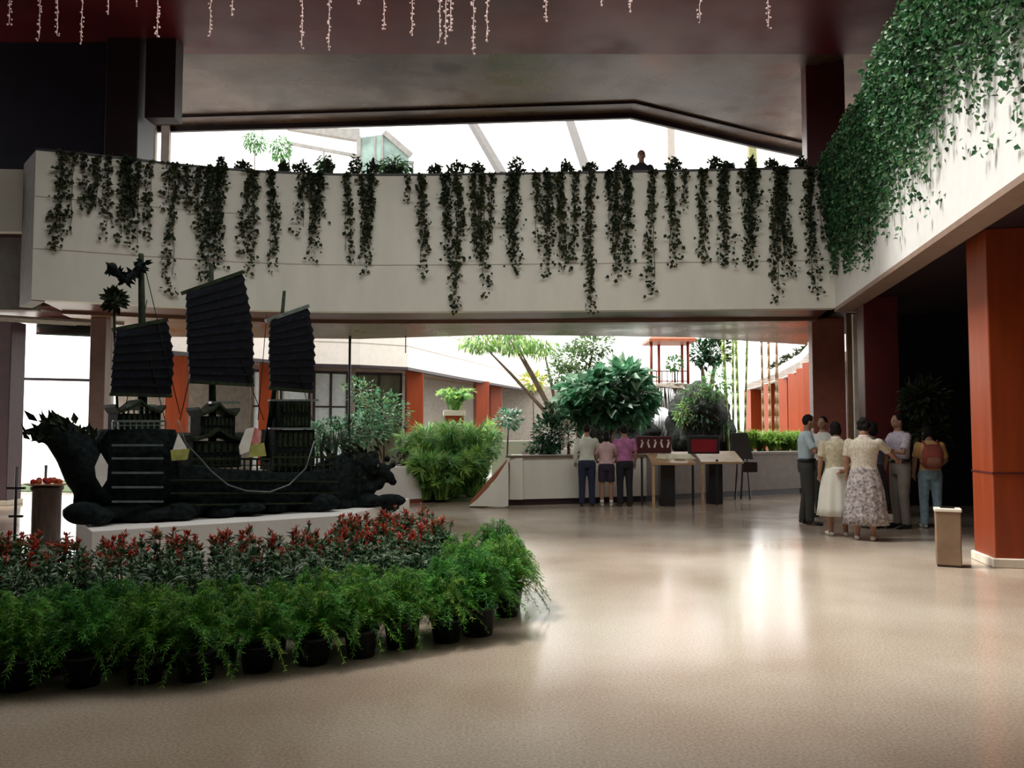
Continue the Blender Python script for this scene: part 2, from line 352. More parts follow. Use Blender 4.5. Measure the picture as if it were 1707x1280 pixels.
# ------------------------------------------------------------------ columns
def column(x, y, wx, wy, z0, z1, rz, label, m=M_red, plinth=True, band=None, name='square_column', cap=False):
    e = empty(name, (x, y, z0), rz, label, 'column')
    MB().box((0, 0, (z1 - z0) / 2), (wx, wy, z1 - z0)).build('shaft', m, e, bevel=.015)
    if plinth: MB().box((0, 0, .05), (wx + .06, wy + .06, .1)).build('plinth', M_cream, e, bevel=.01)
    if band: MB().box((0, 0, band), (wx + .012, wy + .012, .02)).build('band', M_redd, e)
    if cap: MB().box((0, 0, z1 - z0 - .62), (wx + .02, wy + .02, .12)).build('collar', M_taupe, e)
    return e
rzw = math.atan2(WD.y, WD.x) + PI / 2
c = Vector((5.24, 9.2, 0)) + WN * .45 - WD * .31
column(c.x, c.y, .9, .62, 0, 3.72, rzw, 'large orange-red square column with beige plinth, nearest the camera', band=1.02)
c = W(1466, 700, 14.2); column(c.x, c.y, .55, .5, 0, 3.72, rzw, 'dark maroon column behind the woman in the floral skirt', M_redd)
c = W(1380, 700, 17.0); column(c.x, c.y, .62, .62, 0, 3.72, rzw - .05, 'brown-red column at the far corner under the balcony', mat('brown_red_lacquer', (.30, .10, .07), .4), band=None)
c = W(1374, 300, 17.0); column(c.x, c.y, .75, .6, 5.45, CEIL, rzw, 'dark red upper column at the right end of the upper opening', M_redd, plinth=False)
a, b = W(240, 195, 15.4), W(290, 195, 15.4)
struct('wall_left_bulkhead', MB().box(((a.x + b.x) / 2, 15.6, (a.z + CEIL) / 2), (b.x - a.x, .35, CEIL - a.z)), M_darkbr)
c = W(214, 300, 15.75); column(c.x, c.y, .62, .7, 5.45, CEIL, 0, 'wide dark upper column at the left end of the upper opening', M_darkbr, plinth=False)
c = W(-2, 700, 16.8); column(c.x, c.y, .7, .5, 0, 3.64, 0, 'dark plum column at the left edge beside the bright entrance', mat('plum_column', (.10, .06, .075), .5), plinth=True)
c = W(168, 700, 16.2); column(c.x, c.y, .30, .4, 0, 3.64, 0, 'slim brown column right of the bright entrance', mat('brown_column', (.26, .17, .14), .5), plinth=True)
# pale window frames of the upper opening and a slim white glass edge by the entrance
mbx = MB()
for px in (254, 277): c = W(px, 230, 20.2); mbx.box((c.x, c.y, 7.15), (.2, .12, 3.5))
struct('window_1', mbx, M_taupe)
struct('window_2', MB().box((W(184, 700, 16.0).x, 16.0, 1.83), (.05, .05, 3.64)), M_white2)

# ------------------------------------------------------------------ fairy light strings under the ceiling
STR = [(15,40),(65,65),(95,60),(135,72),(180,25),(228,10),(262,62),(350,60),(387,25),(503,80),(548,83),(597,8),(640,50),(687,60),(733,70),(743,72),(751,52),(789,88),(812,70),(910,35),(1003,10),(1051,20),(1167,35),(1281,48)]
YS = SKY_Y1 + .12
for i, (px, py) in enumerate(STR):
    b = W(px, py, YS); L = CEIL - .3 - b.z
    e = empty('fairy_light_string', (b.x, YS, CEIL - .3), 0, 'pinkish string of tiny lights hanging from the ceiling, %s from the left' % nth(i), 'string lights', 'light strings hanging from the ceiling')
    pts = []; n = int(L / .06) + 2
    for k in range(n + 1): pts.append((R.uniform(-.006, .006), R.uniform(-.006, .006), -L * k / n))
    MB().tube(pts, .006, 5).build('wire', M_bead, e)
    m = MB()
    for k in range(1, n + 1):
        for _ in range(2 if R.random() < .4 else 1):
            m.ball((pts[k][0] + R.uniform(-.03, .03), R.uniform(-.02, .02), pts[k][2] + R.uniform(-.02, .02)), R.uniform(.011, .019), 6)
    m.build('bulb_cluster', M_bead, e)

# ------------------------------------------------------------------ ivy
def ivy(mbx, L, dens, spread, wd=(0, -1), mats=(0, 1), size=.07, sway=.05, thin=.45):
    """leaves hanging in front of a wall whose outward direction is wd; origin at the top"""
    wv = Vector((wd[0], wd[1], 0)).normalized(); sv = Vector((-wv.y, wv.x, 0)); n = int(L * dens)
    ph = R.uniform(0, 6); fr = R.uniform(1.2, 2.6)
    path = lambda t: sv * (sway * math.sin(ph + t * L * fr) - sway * math.sin(ph)) + wv * (.04 + .02 * math.sin(3 * t)) + Vector((0, 0, -L * t))
    for k in range(n):
        t = R.random() ** (1 + thin); c = path(t)
        if t > .55 and R.random() < (t - .55) * 1.3: continue
        p = c + sv * R.gauss(0, spread * (.55 + .45 * t)) + wv * abs(R.gauss(0, .03))
        d = Vector((R.uniform(-1, 1), R.uniform(-1, 1), R.uniform(-1.3, .2))); nn = wv + Vector((R.uniform(-.8, .8), R.uniform(-.8, .8), R.uniform(-.4, .9)))
        s = size * R.uniform(.6, 1.25); mbx.leaf(p, d, nn, s, s * .85, mats[0] if R.random() < .75 else mats[1])
    return path
def wdir(px):
    a = par(px - 10); b = par(px + 10); d = (b - a).normalized(); return Vector((d.y, -d.x, 0))
VINES = [(105,415,1.2,'n'),(123,410,.7,'n'),(140,350,.8,'n'),(163,360,1.3,'n'),(182,395,.7,'n'),(205,405,1.4,'n'),(217,385,1.6,'d'),(232,425,1.,'n'),(252,400,.8,'n'),(282,350,.6,'n'),
(292,482,1.2,'n'),(313,350,1.3,'n'),(332,400,.8,'n'),(350,462,1.8,'d'),(370,440,3.2,'d'),(414,420,1.,'n'),(425,455,1.,'n'),(452,448,1.6,'d'),(506,390,.8,'n'),(518,430,1.7,'d'),(535,370,2.6,'d'),
(578,435,1.1,'n'),(603,415,.9,'n'),(619,450,2.,'d'),(682,340,.6,'n'),(703,458,1.5,'n'),(744,440,2.4,'d'),(762,515,1.3,'n'),(790,430,1.3,'n'),(806,490,1.2,'n'),(820,420,.8,'n'),(858,450,3.6,'d'),
(893,410,1.,'n'),(912,455,2.,'d'),(933,450,1.8,'n'),(957,430,1.1,'n'),(985,512,1.5,'n'),(1014,415,1.7,'d'),(1026,466,1.,'n'),(1044,452,1.9,'d'),(1088,485,1.1,'n'),(1116,440,1.8,'n'),(1139,350,.9,'n'),
(1172,432,1.8,'n'),(1206,440,2.3,'d'),(1236,345,.6,'n'),(1252,445,3.2,'d'),(1294,500,1.,'n'),(1304,455,3.2,'d'),(1349,490,2.,'d'),(1366,420,1.2,'n')]
for i, (px, py, dn, k) in enumerate(VINES):
    p = par(px); wv = wdir(px); q = W(px, py, p.y); L = ZT - q.z; m = MB()
    sp = .036 + .017 * dn
    ivy(m, L * 1.05, 78 * dn + 14, sp, wv, (0, 1), .084 if k == 'n' else .078, .05, .15 if k == 'n' else .4)
    # the stem's loop over the coping
    e = empty('hanging_ivy', (p.x, p.y, ZT + .03), 0, '%s ivy strand hanging on the balcony front, %s from its left corner' % ({'n': 'loose', 'd': 'thick'}[k] + (' short' if py < 400 else ' long' if py > 470 else ''), nth(i)), 'ivy', 'ivy strands on the cream balcony front')
    m.build('leaf_mass', [M_ivyo, M_ivyd] if k == 'n' else [M_ivyd, M_ivyo], e)
    s = MB(); pts = [tuple(wv * -.1 + Vector((0, 0, -.04))), tuple(wv * -.02 + Vector((0, 0, .03)))] + [tuple(wv * (.035 + .01 * math.sin(j)) + Vector((R.uniform(-.02, .02), 0, -L * j / 10))) for j in range(1, 10)]
    s.tube(pts, .006, 4).build('stem', M_bark, e)
# small plants standing up out of the parapet planter, seen against the sky
TUFTS = [(365,262,16),(400,268,24),(470,272,18),(500,270,26),(545,262,14),(592,258,22),(620,266,20),(655,274,28),(725,274,22),(760,268,30),(795,270,24),(862,262,26),(945,268,20),(985,272,24),(1035,270,16),(1125,262,22),(1195,260,20),(1215,272,22),(1255,262,12),(1290,266,18),(1340,262,18)]
for i, (px, py, wpx) in enumerate(TUFTS):
    p = par(px) + Vector((0, .12, 0)); h = max(.12, W(px, py, p.y).z - ZT); r = wpx / F * p.y * .55; m = MB()
    for k in range(int(70 + wpx * 2)):
        a = R.uniform(0, 2 * PI); t = R.random() ** .6
        c = Vector((math.cos(a) * r * t, math.sin(a) * .08 * t, R.uniform(.0, h) * (1 - .5 * t)))
        m.leaf(c, (R.uniform(-1, 1), R.uniform(-.6, .6), R.uniform(-.3, 1.2)), (R.uniform(-1, 1), -1, R.uniform(-1, 1)), R.uniform(.05, .1), R.uniform(.035, .06), 0 if R.random() < .8 else 1)
    e = empty('parapet_plant', (p.x, p.y, ZT + .03), 0, 'small leafy plant on top of the balcony parapet, %s from the left' % nth(i), 'plant', 'plants along the parapet top')
    m.build('leaf_mass', [M_ivyd, M_ivyo], e)
    s = MB()
    for k in range(5): s.tube([(0, 0, -.02), (R.uniform(-r, r) * .5, 0, h * .5), (R.uniform(-r, r), 0, h * .9)], .005, 4)
    s.build('stem', M_bark, e)
# ivy curtain over the right wing's front: nobody could count it
m = MB(); Lw = (WEND - CORN).length
BX = [0, 1.2, 2.6, 4.0, 5.2, 6.4, 7.4, 8.6, 10, 16]; BZ = [1.9, 2.0, 2.15, 2.1, 2.1, 2.0, 2.15, 2.2, 2.1, 2.0]
ns = 0
s_ = .05
wvv = -WN
while s_ < 11.5:
    L = interp(BX, BZ, s_) * R.uniform(.72, 1.16)
    base = CORN + WD * s_ + Vector((0, 0, .12)); n = int(L * (260 if s_ < 3.2 else 190 if s_ < 6 else 150))
    ph = R.uniform(0, 6)
    for k in range(n):
        t = R.random() ** 1.25
        tc_ = .5 if s_ < 4 else .32
        if t > tc_ and R.random() < min(.93, (t - tc_) * 1.75): continue
        th = .10 + .16 * max(0, 1 - t * 1.2) + (.12 if s_ > 4 else 0) * (1 - t)
        p = base + WD * (R.gauss(0, .05) + .04 * math.sin(ph + t * 5)) + wvv * (R.random() ** 1.5 * th + .01) + Vector((0, 0, -L * t))
        d = Vector((R.uniform(-1, 1), R.uniform(-1, 1), R.uniform(-1.4, .2))); nn = wvv + Vector((R.uniform(-1, 1), R.uniform(-1, 1), R.uniform(-.4, 1)))
        s = .07 * R.uniform(.6, 1.25); m.leaf(p, d, nn, s, s * .85, (0 if R.random() < .8 else 2) if R.random() < interp([0, 3, 8], [.95, .75, .6], s_) else 1)
    s_ += R.uniform(.05, .11)
o = m.build('ivy_curtain', [M_ivy, M_ivyl, M_ivyd]); tag(o, 'dense green ivy curtain over the white front of the right-hand wing', 'ivy', kind='stuff')

# ------------------------------------------------------------------ potted bed in the foreground
def fern_mesh(seed, r=.33, h=.34, nf=120):
    rr = random.Random(seed); m = MB()
    for k in range(nf):
        a = rr.uniform(0, 2 * PI); e = rr.random(); rad = r * (.35 + .75 * e); hh = h * rr.uniform(.65, 1.08) * (1.1 - .6 * e)
        pts = []
        for j in range(7):
            t = j / 6; pts.append(Vector((math.cos(a) * rad * t, math.sin(a) * rad * t, .18 + hh * math.sin(t * 2.1) / .95 - .27 * t * t * e ** 4)))
        mi = 0 if rr.random() < .6 else 1
        m.blade(pts, .006, mi)
        for j in range(1, 7):
            for q in range(4):
                c = pts[j - 1].lerp(pts[j], q / 4); d0 = (pts[j] - pts[j - 1]).normalized()
                for sg in (-1, 1, 0):
                    sd = Vector((-math.sin(a), math.cos(a), 0)) * sg
                    d = sd + d0 * .8 + Vector((rr.uniform(-.4, .4), rr.uniform(-.4, .4), rr.uniform(-.5, .6)))
                    m.leaf(c, d, (rr.uniform(-1, 1), rr.uniform(-1, 1), 1), .07 * rr.uniform(.6, 1.1) * (1.1 - .5 * j / 6), .0055, mi if rr.random() < .7 else 2, 0)
    return m
def pot_mb(r=.13, h=.2):
    return MB().lathe([(r * .78, 0), (r * .98, h * .88), (r * 1.08, h * .9), (r * 1.08, h), (r * .95, h), (r * .93, h * .9), (.01, h * .88)], n=20)
ferns = []
for v in range(3):
    e = empty('asparagus_fern')
    pot_mb().build('pot', M_pot, e); fern_mesh(50 + v).build('fronds', [[M_fern, M_fernd, M_fern2], [M_fernd, M_fern, M_fern], [M_fern, M_fern2, M_fernd]][v], e); ferns.append(e)
def flower_mb(seed):
    rr = random.Random(seed); g = MB(); f = MB(); s = MB()
    for k in range(7):
        a = rr.uniform(0, 2 * PI); l = rr.uniform(.02, .13); H = rr.uniform(.38, .56) if k else .58
        top = Vector((math.cos(a) * l, math.sin(a) * l, H)); b = Vector((math.cos(a) * .03, math.sin(a) * .03, .14)); s.tube([b, b.lerp(top, .5) + Vector((0, 0, .02)), top], .004, 4)
        for j in range(13):
            t = rr.uniform(.15, .95); p = b.lerp(top, t); aa = rr.uniform(0, 2 * PI); L = rr.uniform(.07, .12)
            g.leaf(p, (math.cos(aa), math.sin(aa), rr.uniform(-.2, .7)), (0, 0, 1), L, L * .42, 1 if rr.random() < .14 else 0)
        for j in range(11):
            aa = rr.uniform(0, 2 * PI); p = top + Vector((0, 0, -rr.uniform(0, .07)))
            f.leaf(p, (math.cos(aa) * .7, math.sin(aa) * .7, rr.uniform(.3, 1.3)), (math.cos(aa), math.sin(aa), .3), rr.uniform(.035, .06), .022, 0 if rr.random() < .75 else 1)
    return g, f, s
flowers = []
for v in range(7):
    e = empty('red_bedding_plant' if v < 5 else 'green_bedding_plant'); g, f, s = flower_mb(90 + v)
    pot_mb(.1, .15).build('pot', M_pot, e); g.build('leaf_mass', [M_leafg, M_leafp], e)
    f.build('blossom', [[M_flower, M_flower2], [M_flower, M_pinkf], [M_flower2, M_flower], [M_leafg, M_flower], [M_flower, M_flower], [M_leafg, M_leafp], [M_leafp, M_leafg]][v], e); s.build('stem', M_leafg, e); flowers.append(e)
from collections import defaultdict
CH = defaultdict(list)
for o in COL.objects:
    if o.parent: CH[o.parent.name].append(o)
FRONT = [(-3.75, 4.55), (-2.9, 4.95), (-2.0, 5.12), (-1.2, 5.55), (-.55, 6.0), (-.02, 6.45)]
def seg_pts(path, step):
    out = []; acc = 0
    for a, b in zip(path, path[1:]):
        L = math.dist(a, b); t = acc
        while t < L: out.append((lerp(a[0], b[0], t / L), lerp(a[1], b[1], t / L))); t += step
        acc = t - L
    return out
used = set()
def place(protos, x, y, s, label, cat, group):
    p = R.choice(protos)
    o = p if p.name not in used else copy_tree(p, None, CH); used.add(p.name)
    o.location = (x, y, 0); o.rotation_euler.z = R.uniform(0, 6.28); o.scale = (s, s, s * R.uniform(.93, 1.07)); tag(o, label, cat, group); return o
FL = 'feathery green fern in a black pot in the front rows of the bed'
frow = []
frow += seg_pts(FRONT, .33)
frow += seg_pts([(x - .02, y + .33) for x, y in FRONT], .33)
frow += seg_pts([(-.05, 6.85), (.0, 7.2), (-.12, 7.6), (-.22, 8.0)], .30)
frow += seg_pts([(-.36, 7.05), (-.42, 7.4)], .3)
for x, y in frow: place(ferns, x + R.uniform(-.03, .03), y + R.uniform(-.03, .03), R.uniform(.84, .98) if x < -.3 else R.uniform(.98, 1.1), FL, 'fern', 'potted ferns edging the flower bed')
BED = [(-3.9, 5.15), (-2.95, 5.6), (-2.0, 5.8), (-1.25, 6.2), (-.75, 6.7), (-.6, 7.3), (-.55, 8.2), (-.75, 9.4), (-.9, 10.2), (-1.6, 10.3), (-1.85, 9.6), (-1.85, 8.5), (-3.0, 7.9), (-4.3, 7.6), (-4.75, 8.3), (-6, 8.3), (-5.4, 6.6)]
def inside(x, y, P):
    c = False; n = len(P)
    for i in range(n):
        (x1, y1), (x2, y2) = P[i], P[(i + 1) % n]
        if (y1 > y) != (y2 > y) and x < (x2 - x1) * (y - y1) / (y2 - y1) + x1: c = not c
    return c
cnt = 0; gy = 5.1
while gy < 10.7:
    gx = -5.6 + R.uniform(0, .1)
    while gx < .2:
        x, y = gx + R.uniform(-.06, .06), gy + R.uniform(-.06, .06)
        if inside(x, y, BED) and abs(x / y) < .66:
            dfr = y - interp([a_[0] for a_ in FRONT], [a_[1] for a_ in FRONT], x)
            if dfr < R.uniform(1.6, 2.3) and x < -.4: place(flowers[5:], x, y, R.uniform(.88, 1.0), 'green spotted leafy plant without blossoms, between the ferns and the red-flowered rows', 'leafy plant', 'green leafy plants in the middle rows of the bed')
            else: place(flowers[:5], x, y, R.uniform(.85, 1.05), 'red-flowered leafy potted plant massed in the bed behind the ferns', 'flowering plant', 'red-flowered plants massed in the bed')
            cnt += 1
        gx += .27
    gy += .27
print('bed plants', cnt)

# ================================================================== MODEL JUNK SHIP ON ITS PLINTH
PA, PB = Vector((-4.86, 9.4, 0)), Vector((-1.65, 11.9, 0)); SD = (PB - PA).normalized(); SN = Vector((SD.y, -SD.x, 0))   # SN points to the camera side
def S(px, py, off=0.0):
    d = ray(px, py); a = PA + SN * off; t = SN.dot(a) / SN.dot(d); return Vector((d.x * t, d.y * t, EYE + d.z * t))
PLZ = .45
def PP(px, py): p = G(px, py, PLZ); return (p.x, p.y)
pl = [PP(152, 885), PP(578, 858), (PB.x + .1, PB.y + .9), (PB.x - 2.2, PB.y + 1.1), (PA.x - .2, PA.y + 1.3), PP(127, 864)]
e = empty('display_plinth', (pl[0][0], pl[0][1], 0), 0, 'long low cream-white plinth carrying the dark model ship', 'plinth')
MB().prism([(x - pl[0][0], y - pl[0][1]) for x, y in pl], 0, PLZ).build('body', M_white2, e, bevel=.01)
SH0 = Vector(((PA.x + PB.x) / 2, (PA.y + PB.y) / 2, PLZ))
ship = empty('model_junk_ship', SH0, 0, 'large dark carved jade model of a three-sailed junk with dragon prow on a white plinth', 'model ship')
def sb(m, name, mt, parent=None, **k):
    m.v = [(v[0] - SH0.x, v[1] - SH0.y, v[2] - SH0.z) for v in m.v]
    o = m.build(name, mt, parent or ship, **k); return o
# hull: a loft along the length
HC = [(158,745,850,.10),(172,716,862,.26),(200,714,866,.34),(240,714,866,.38),(278,716,866,.40),(284,770,866,.41),(330,776,866,.43),(390,782,866,.44),(450,786,865,.44),(500,784,862,.42),(540,778,858,.36),(575,768,852,.27),(605,760,845,.16),(622,758,838,.08)]
m = MB(); n = 8; vs = []; fs = []
for px, yt, yb, hw in HC:
    for off, t in ((-.55, 1), (-1, .6), (-1.04, .25), (-.96, 0), (.96, 0), (1.04, .25), (1, .6), (.55, 1)):
        p = S(px, yt, 0); q = S(px, yb, 0); z = lerp(p.z, max(q.z, PLZ + .02), t); b = S(px, 700, 0); vs.append(Vector((b.x, b.y, z)) + SN * hw * off)
for i in range(len(HC) - 1):
    for j in range(n): fs.append((i * n + j, i * n + (j + 1) % n, (i + 1) * n + (j + 1) % n, (i + 1) * n + j))
fs.append(tuple(range(n))[::-1]); fs.append(tuple((len(HC) - 1) * n + j for j in range(n))); m.add(vs, fs)
hull = sb(m, 'hull', M_jade, bevel=.01)
# planks' rubbing strakes and deck rails
m = MB()
for y in (742, 764, 788, 812, 836):
    a = [S(px, y + (0 if px < 280 else 0), .45) for px in (186, 272)]; m.beam(a[0], a[1], .03, .022)
sb(m, 'stern_strake', M_jadel, hull)
m = MB()
for y0, y1 in ((800, 803), (822, 822), (842, 838)):
    for q in range(7):
        x0, x1 = 285 + q * 40, 285 + (q + 1) * 40; m.beam(S(x0, lerp(y0, y1, q / 7), .46), S(x1, lerp(y0, y1, (q + 1) / 7), .46), .025, .018)
sb(m, 'side_strake', M_jadeg, hull)
def rail(x0, x1, yt, yb, off, mt=M_jadel, nb=None):
    m = MB(); m.beam(S(x0, yt, off), S(x1, yt, off), .03, .025); m.beam(S(x0, (yt + yb) / 2, off), S(x1, (yt + yb) / 2, off), .015, .012)
    nb = nb or int((x1 - x0) / 11) + 2
    for i in range(nb):
        x = lerp(x0, x1, i / (nb - 1)); m.beam(S(x, yt, off), S(x, yb, off), .018, .018)
    return sb(m, 'deck_rail', mt, hull)
rail(188, 276, 702, 716, .33); rail(290, 450, 765, 786, .36, M_jadeg); rail(455, 560, 762, 786, .36, M_jadeg); rail(205, 260, 676, 690, .2)
# cabins with curled roofs
def cabin(x0, x1, yt, yb, dep, roof=True, name='cabin'):
    m = MB(); a, b = S(x0, yb, dep), S(x1, yb, dep); zt = S((x0 + x1) / 2, yt, 0).z; zb = S((x0 + x1) / 2, yb, 0).z
    c_ = (a + b) / 2 - SN * dep; L = (b - a).length; rot = Matrix.Rotation(math.atan2(SD.y, SD.x), 3, 'Z')
    m.box((c_.x, c_.y, (zt + zb) / 2), (L, dep * 2, zt - zb), rot=rot); o = sb(m, name, M_jade, bevel=.008)
    m = MB(); k = 7
    for i in range(k):
        for hh in (.25, .75):
            x = lerp(-L / 2 + .06, L / 2 - .06, i / (k - 1)); p = c_ + SD * x + SN * (dep + .006); m.box((p.x, p.y, lerp(zb, zt, hh)), (L / k * .55, .012, (zt - zb) * .34), rot=rot)
    sb(m, 'lattice_window', M_jadeg, o)
    if roof:
        m = MB(); pts = []
        for t, h in ((-1.18, .07), (-.95, .0), (-.4, .05), (0, .13), (.4, .05), (.95, .0), (1.18, .07)): pts.append(c_ + SD * (L / 2 * t) + Vector((0, 0, zt - c_.z + h)))
        vs = []
        for p in pts: vs += [p + SN * (dep + .05), p - SN * (dep + .05), p + SN * (dep + .05) + Vector((0, 0, .035)), p - SN * (dep + .05) + Vector((0, 0, .035))]
        fs = []
        for i in range(6): a_ = 4 * i; fs += [(a_, a_ + 4, a_ + 5, a_ + 1), (a_ + 2, a_ + 3, a_ + 7, a_ + 6), (a_, a_ + 2, a_ + 6, a_ + 4), (a_ + 1, a_ + 5, a_ + 7, a_ + 3)]
        fs += [(0, 1, 3, 2), (24, 26, 27, 25)]; m.add(vs, fs); sb(m, 'cabin_roof', M_jadeg, o)
    return o
cabin(196, 268, 690, 716, .24); cabin(322, 402, 735, 778, .27); cabin(334, 392, 694, 730, .2, True); cabin(458, 524, 716, 782, .25, False); cabin(466, 518, 668, 714, .19, False)
m = MB()
for y in (667, 714): m.beam(S(448, y, .26), S(530, y, .26), .05, .022)
sb(m, 'gallery_ledge', M_jadel)
m = MB(); m.beam(S(350, 671, .1), S(398, 671, .1), .1, .03); sb(m, 'gallery_ledge', M_jadel)
# masts
def mast(pts, r, name='mast'):
    m = MB(); m.tube([S(x, y, -.02) for x, y in pts], [r * (1 - .45 * i / (len(pts) - 1)) for i in range(len(pts))], 10); return sb(m, name, M_jadeg)
ma = mast([(238, 720), (237, 560), (235, 423)], .055); mb_ = mast([(354, 735), (354, 600), (352, 440)], .05); mc = mast([(440, 770), (462, 620), (474, 485)], .038)
def sail(top, bottom, nb, mastp, tilt, name='sail'):
    """batten sail: left and right edges run from the yard to the boom, saw-toothed at the battens"""
    (tl, tr), (bl, br) = top, bottom; L = []; Rr = []
    for i in range(nb):
        for q in (0, .8):
            t = (i + q) / nb; bulge = math.sin(t * PI) * 7
            out = 0 if q == 0 else 4
            L.append((lerp(tl[0], bl[0], t) - bulge * .3 - out * .5, lerp(tl[1], bl[1], t))); Rr.append((lerp(tr[0], br[0], t) + bulge + out, lerp(tr[1], br[1], t)))
    L.append(bl); Rr.append(br); poly = [S(x, y, tilt + .04) for x, y in L] + [S(x, y, tilt - .04) for x, y in reversed(Rr)]
    m = MB(); m.slab(poly, SN, .03); o = sb(m, name, M_sail)
    bt = MB()
    for i in range(1, nb): 
        k = 2 * i; bt.beam(S(L[k][0] - 2, L[k][1], tilt + .07), S(Rr[k][0] + 2, Rr[k][1], tilt), .02, .022)
    sb(bt, 'batten', M_jade, o)
    y = MB(); y.beam(S(tl[0] - 9, tl[1] + 2, tilt + .03), S(tr[0] + 3, tr[1] - 2, tilt - .02), .05, .045); sb(y, 'yard', M_jadel if tl[0] > 430 else M_jadeg, o)
    b = MB(); b.beam(S(bl[0] - 3, bl[1] + 2, tilt + .03), S(br[0] + 4, br[1] + 2, tilt), .045, .04); sb(b, 'boom', M_jadeg, o); return o
sail(((196, 548), (276, 535)), ((186, 655), (282, 658)), 8, None, .1)
sail(((312, 487), (402, 455)), ((318, 634), (419, 640)), 12, None, .12)
sail(((452, 533), (511, 512)), ((452, 645), (518, 651)), 10, None, .1)
# carved creature and rosette at the first mast head
m = MB(); pts = [(188,447),(198,458),(210,466),(222,458),(232,446),(240,440)]; P3 = [S(x, y, .06) for x, y in pts]
for a, b in zip(P3, P3[1:]):
    for q in range(3): m.ball(a.lerp(b, q / 3), .045, 8)
for p in P3:
    for q in range(7): m.leaf(p, (R.uniform(-1, 1), R.uniform(-.5, .5), R.uniform(-1, 1)), (0, -1, 0), .12, .05)
m.ball(S(187, 446, .06), .06, 8); sb(m, 'masthead_dragon', M_jade, ma)
m = MB(); c_ = S(190, 500, .08); m.ball(c_, .1, 10)
for q in range(60):
    d = Vector((R.gauss(0, 1), R.gauss(0, 1), R.gauss(0, 1))).normalized(); m.leaf(c_ + d * .06, d, (.3, -1, .2), .12, .06)
m.tube([c_, S(192, 600, .06), S(196, 690, .06)], .015, 6); sb(m, 'rosette', M_jadeg)
m = MB()
for a, b in (((245, 500), (205, 700)), ((240, 560), (275, 700)), ((352, 470), (300, 700)), ((356, 480), (440, 700)), ((472, 520), (520, 700)), ((445, 520), (430, 700)), ((240, 440), (300, 690))):
    m.tube([S(*a, .1), S(*b, .12)], .006, 4)
sb(m, 'rigging', M_jadeg)
m = MB(); pts = [(296,700),(310,740),(330,760),(352,785),(380,808),(410,818),(450,820),(482,808),(510,780),(524,735)]
m.tube([S(x, y, .5) for x, y in pts], .009, 6); sb(m, 'anchor_chain', M_jadel)
# dragon prow
m = MB()
for x, y, r, off in ((540,790,.16,.1),(560,780,.17,.1),(580,772,.16,.1),(600,770,.15,.1),(618,775,.13,.12),(636,785,.11,.12),(648,795,.08,.14),(655,803,.055,.14),(630,806,.09,.12),(612,815,.12,.1),(590,815,.16,.1),(565,815,.17,.1),(545,825,.15,.1),(655,775,.045,.2),(645,765,.05,.05),(625,758,.06,.1),(600,833,.12,0)):
    m.ball(S(x, y, off), r * 1.05, 12)
prow = sb(m, 'dragon_head', M_jade, remesh=.025, smoothit=2)
m = MB()
for q in range(90):
    x = R.uniform(545, 640); y = R.uniform(750, 838); p = S(x, y, R.uniform(.1, .24)); m.leaf(p, (R.uniform(-1, .2), R.uniform(-1, 0), R.uniform(-.7, .9)), (R.uniform(-1, 1), -1, R.uniform(-1, 1)), .13, .06)
sb(m, 'mane', M_jadeg, prow)
m = MB(); m.tube([S(600, 765, .15), S(585, 745, .2), S(560, 738, .25)], [.035, .025, .006], 8); m.tube([S(608, 765, 0), S(596, 742, -.05), S(572, 733, -.1)], [.035, .025, .006], 8); sb(m, 'horn', M_jadeg, prow)
m = MB(); m.ball(S(628, 776, .22), .03, 8); sb(m, 'eye', M_jadel, prow)
# curled dragon tail over the stern
m = MB(); tp = [(190,835,.2),(165,815,.24),(145,785,.25),(128,755,.22),(112,735,.2),(98,722,.17),(84,716,.13),(72,722,.09),(68,732,.05)]
for a, b in zip(tp, tp[1:]):
    for q in range(4): t = q / 4; m.ball(S(lerp(a[0], b[0], t), lerp(a[1], b[1], t), .02), lerp(a[2], b[2], t), 12)
for x, y, r in ((175,850,.2),(150,835,.18),(165,770,.15),(185,760,.15),(150,745,.1),(135,725,.08)): m.ball(S(x, y, 0), r, 12)
tail = sb(m, 'dragon_tail', M_jade, remesh=.03, smoothit=2)
m = MB()
for q in range(120):
    t = R.random(); x = interp([0, .4, .8, 1], [165, 125, 80, 60], t) + R.uniform(-18, 18); y = interp([0, .4, .8, 1], [745, 722, 712, 722], t) + R.uniform(-12, 22)
    m.leaf(S(x, y, R.uniform(-.2, .2)), (R.uniform(-1, .4), R.uniform(-.4, .4), R.uniform(-.3, 1.2)), (R.uniform(-1, 1), -1, R.uniform(-.5, .5)), R.uniform(.1, .2), .08)
sb(m, 'tail_fin', M_jadeg, tail)
m = MB()
for q in range(46):
    x = lerp(140, 650, q / 45); yb = lerp(868, 846, q / 45); m.ball(S(x, yb - R.uniform(2, 14), R.uniform(-.25, .45)), (R.uniform(.16, .26), R.uniform(.12, .2), R.uniform(.07, .16)), 8)
m.v = [(v[0], v[1], max(v[2], PLZ + .003)) if S(578, 858).x + .12 > v[0] else v for v in m.v]
sb(m, 'carved_wave_base', M_jade, remesh=.03, smoothit=2)
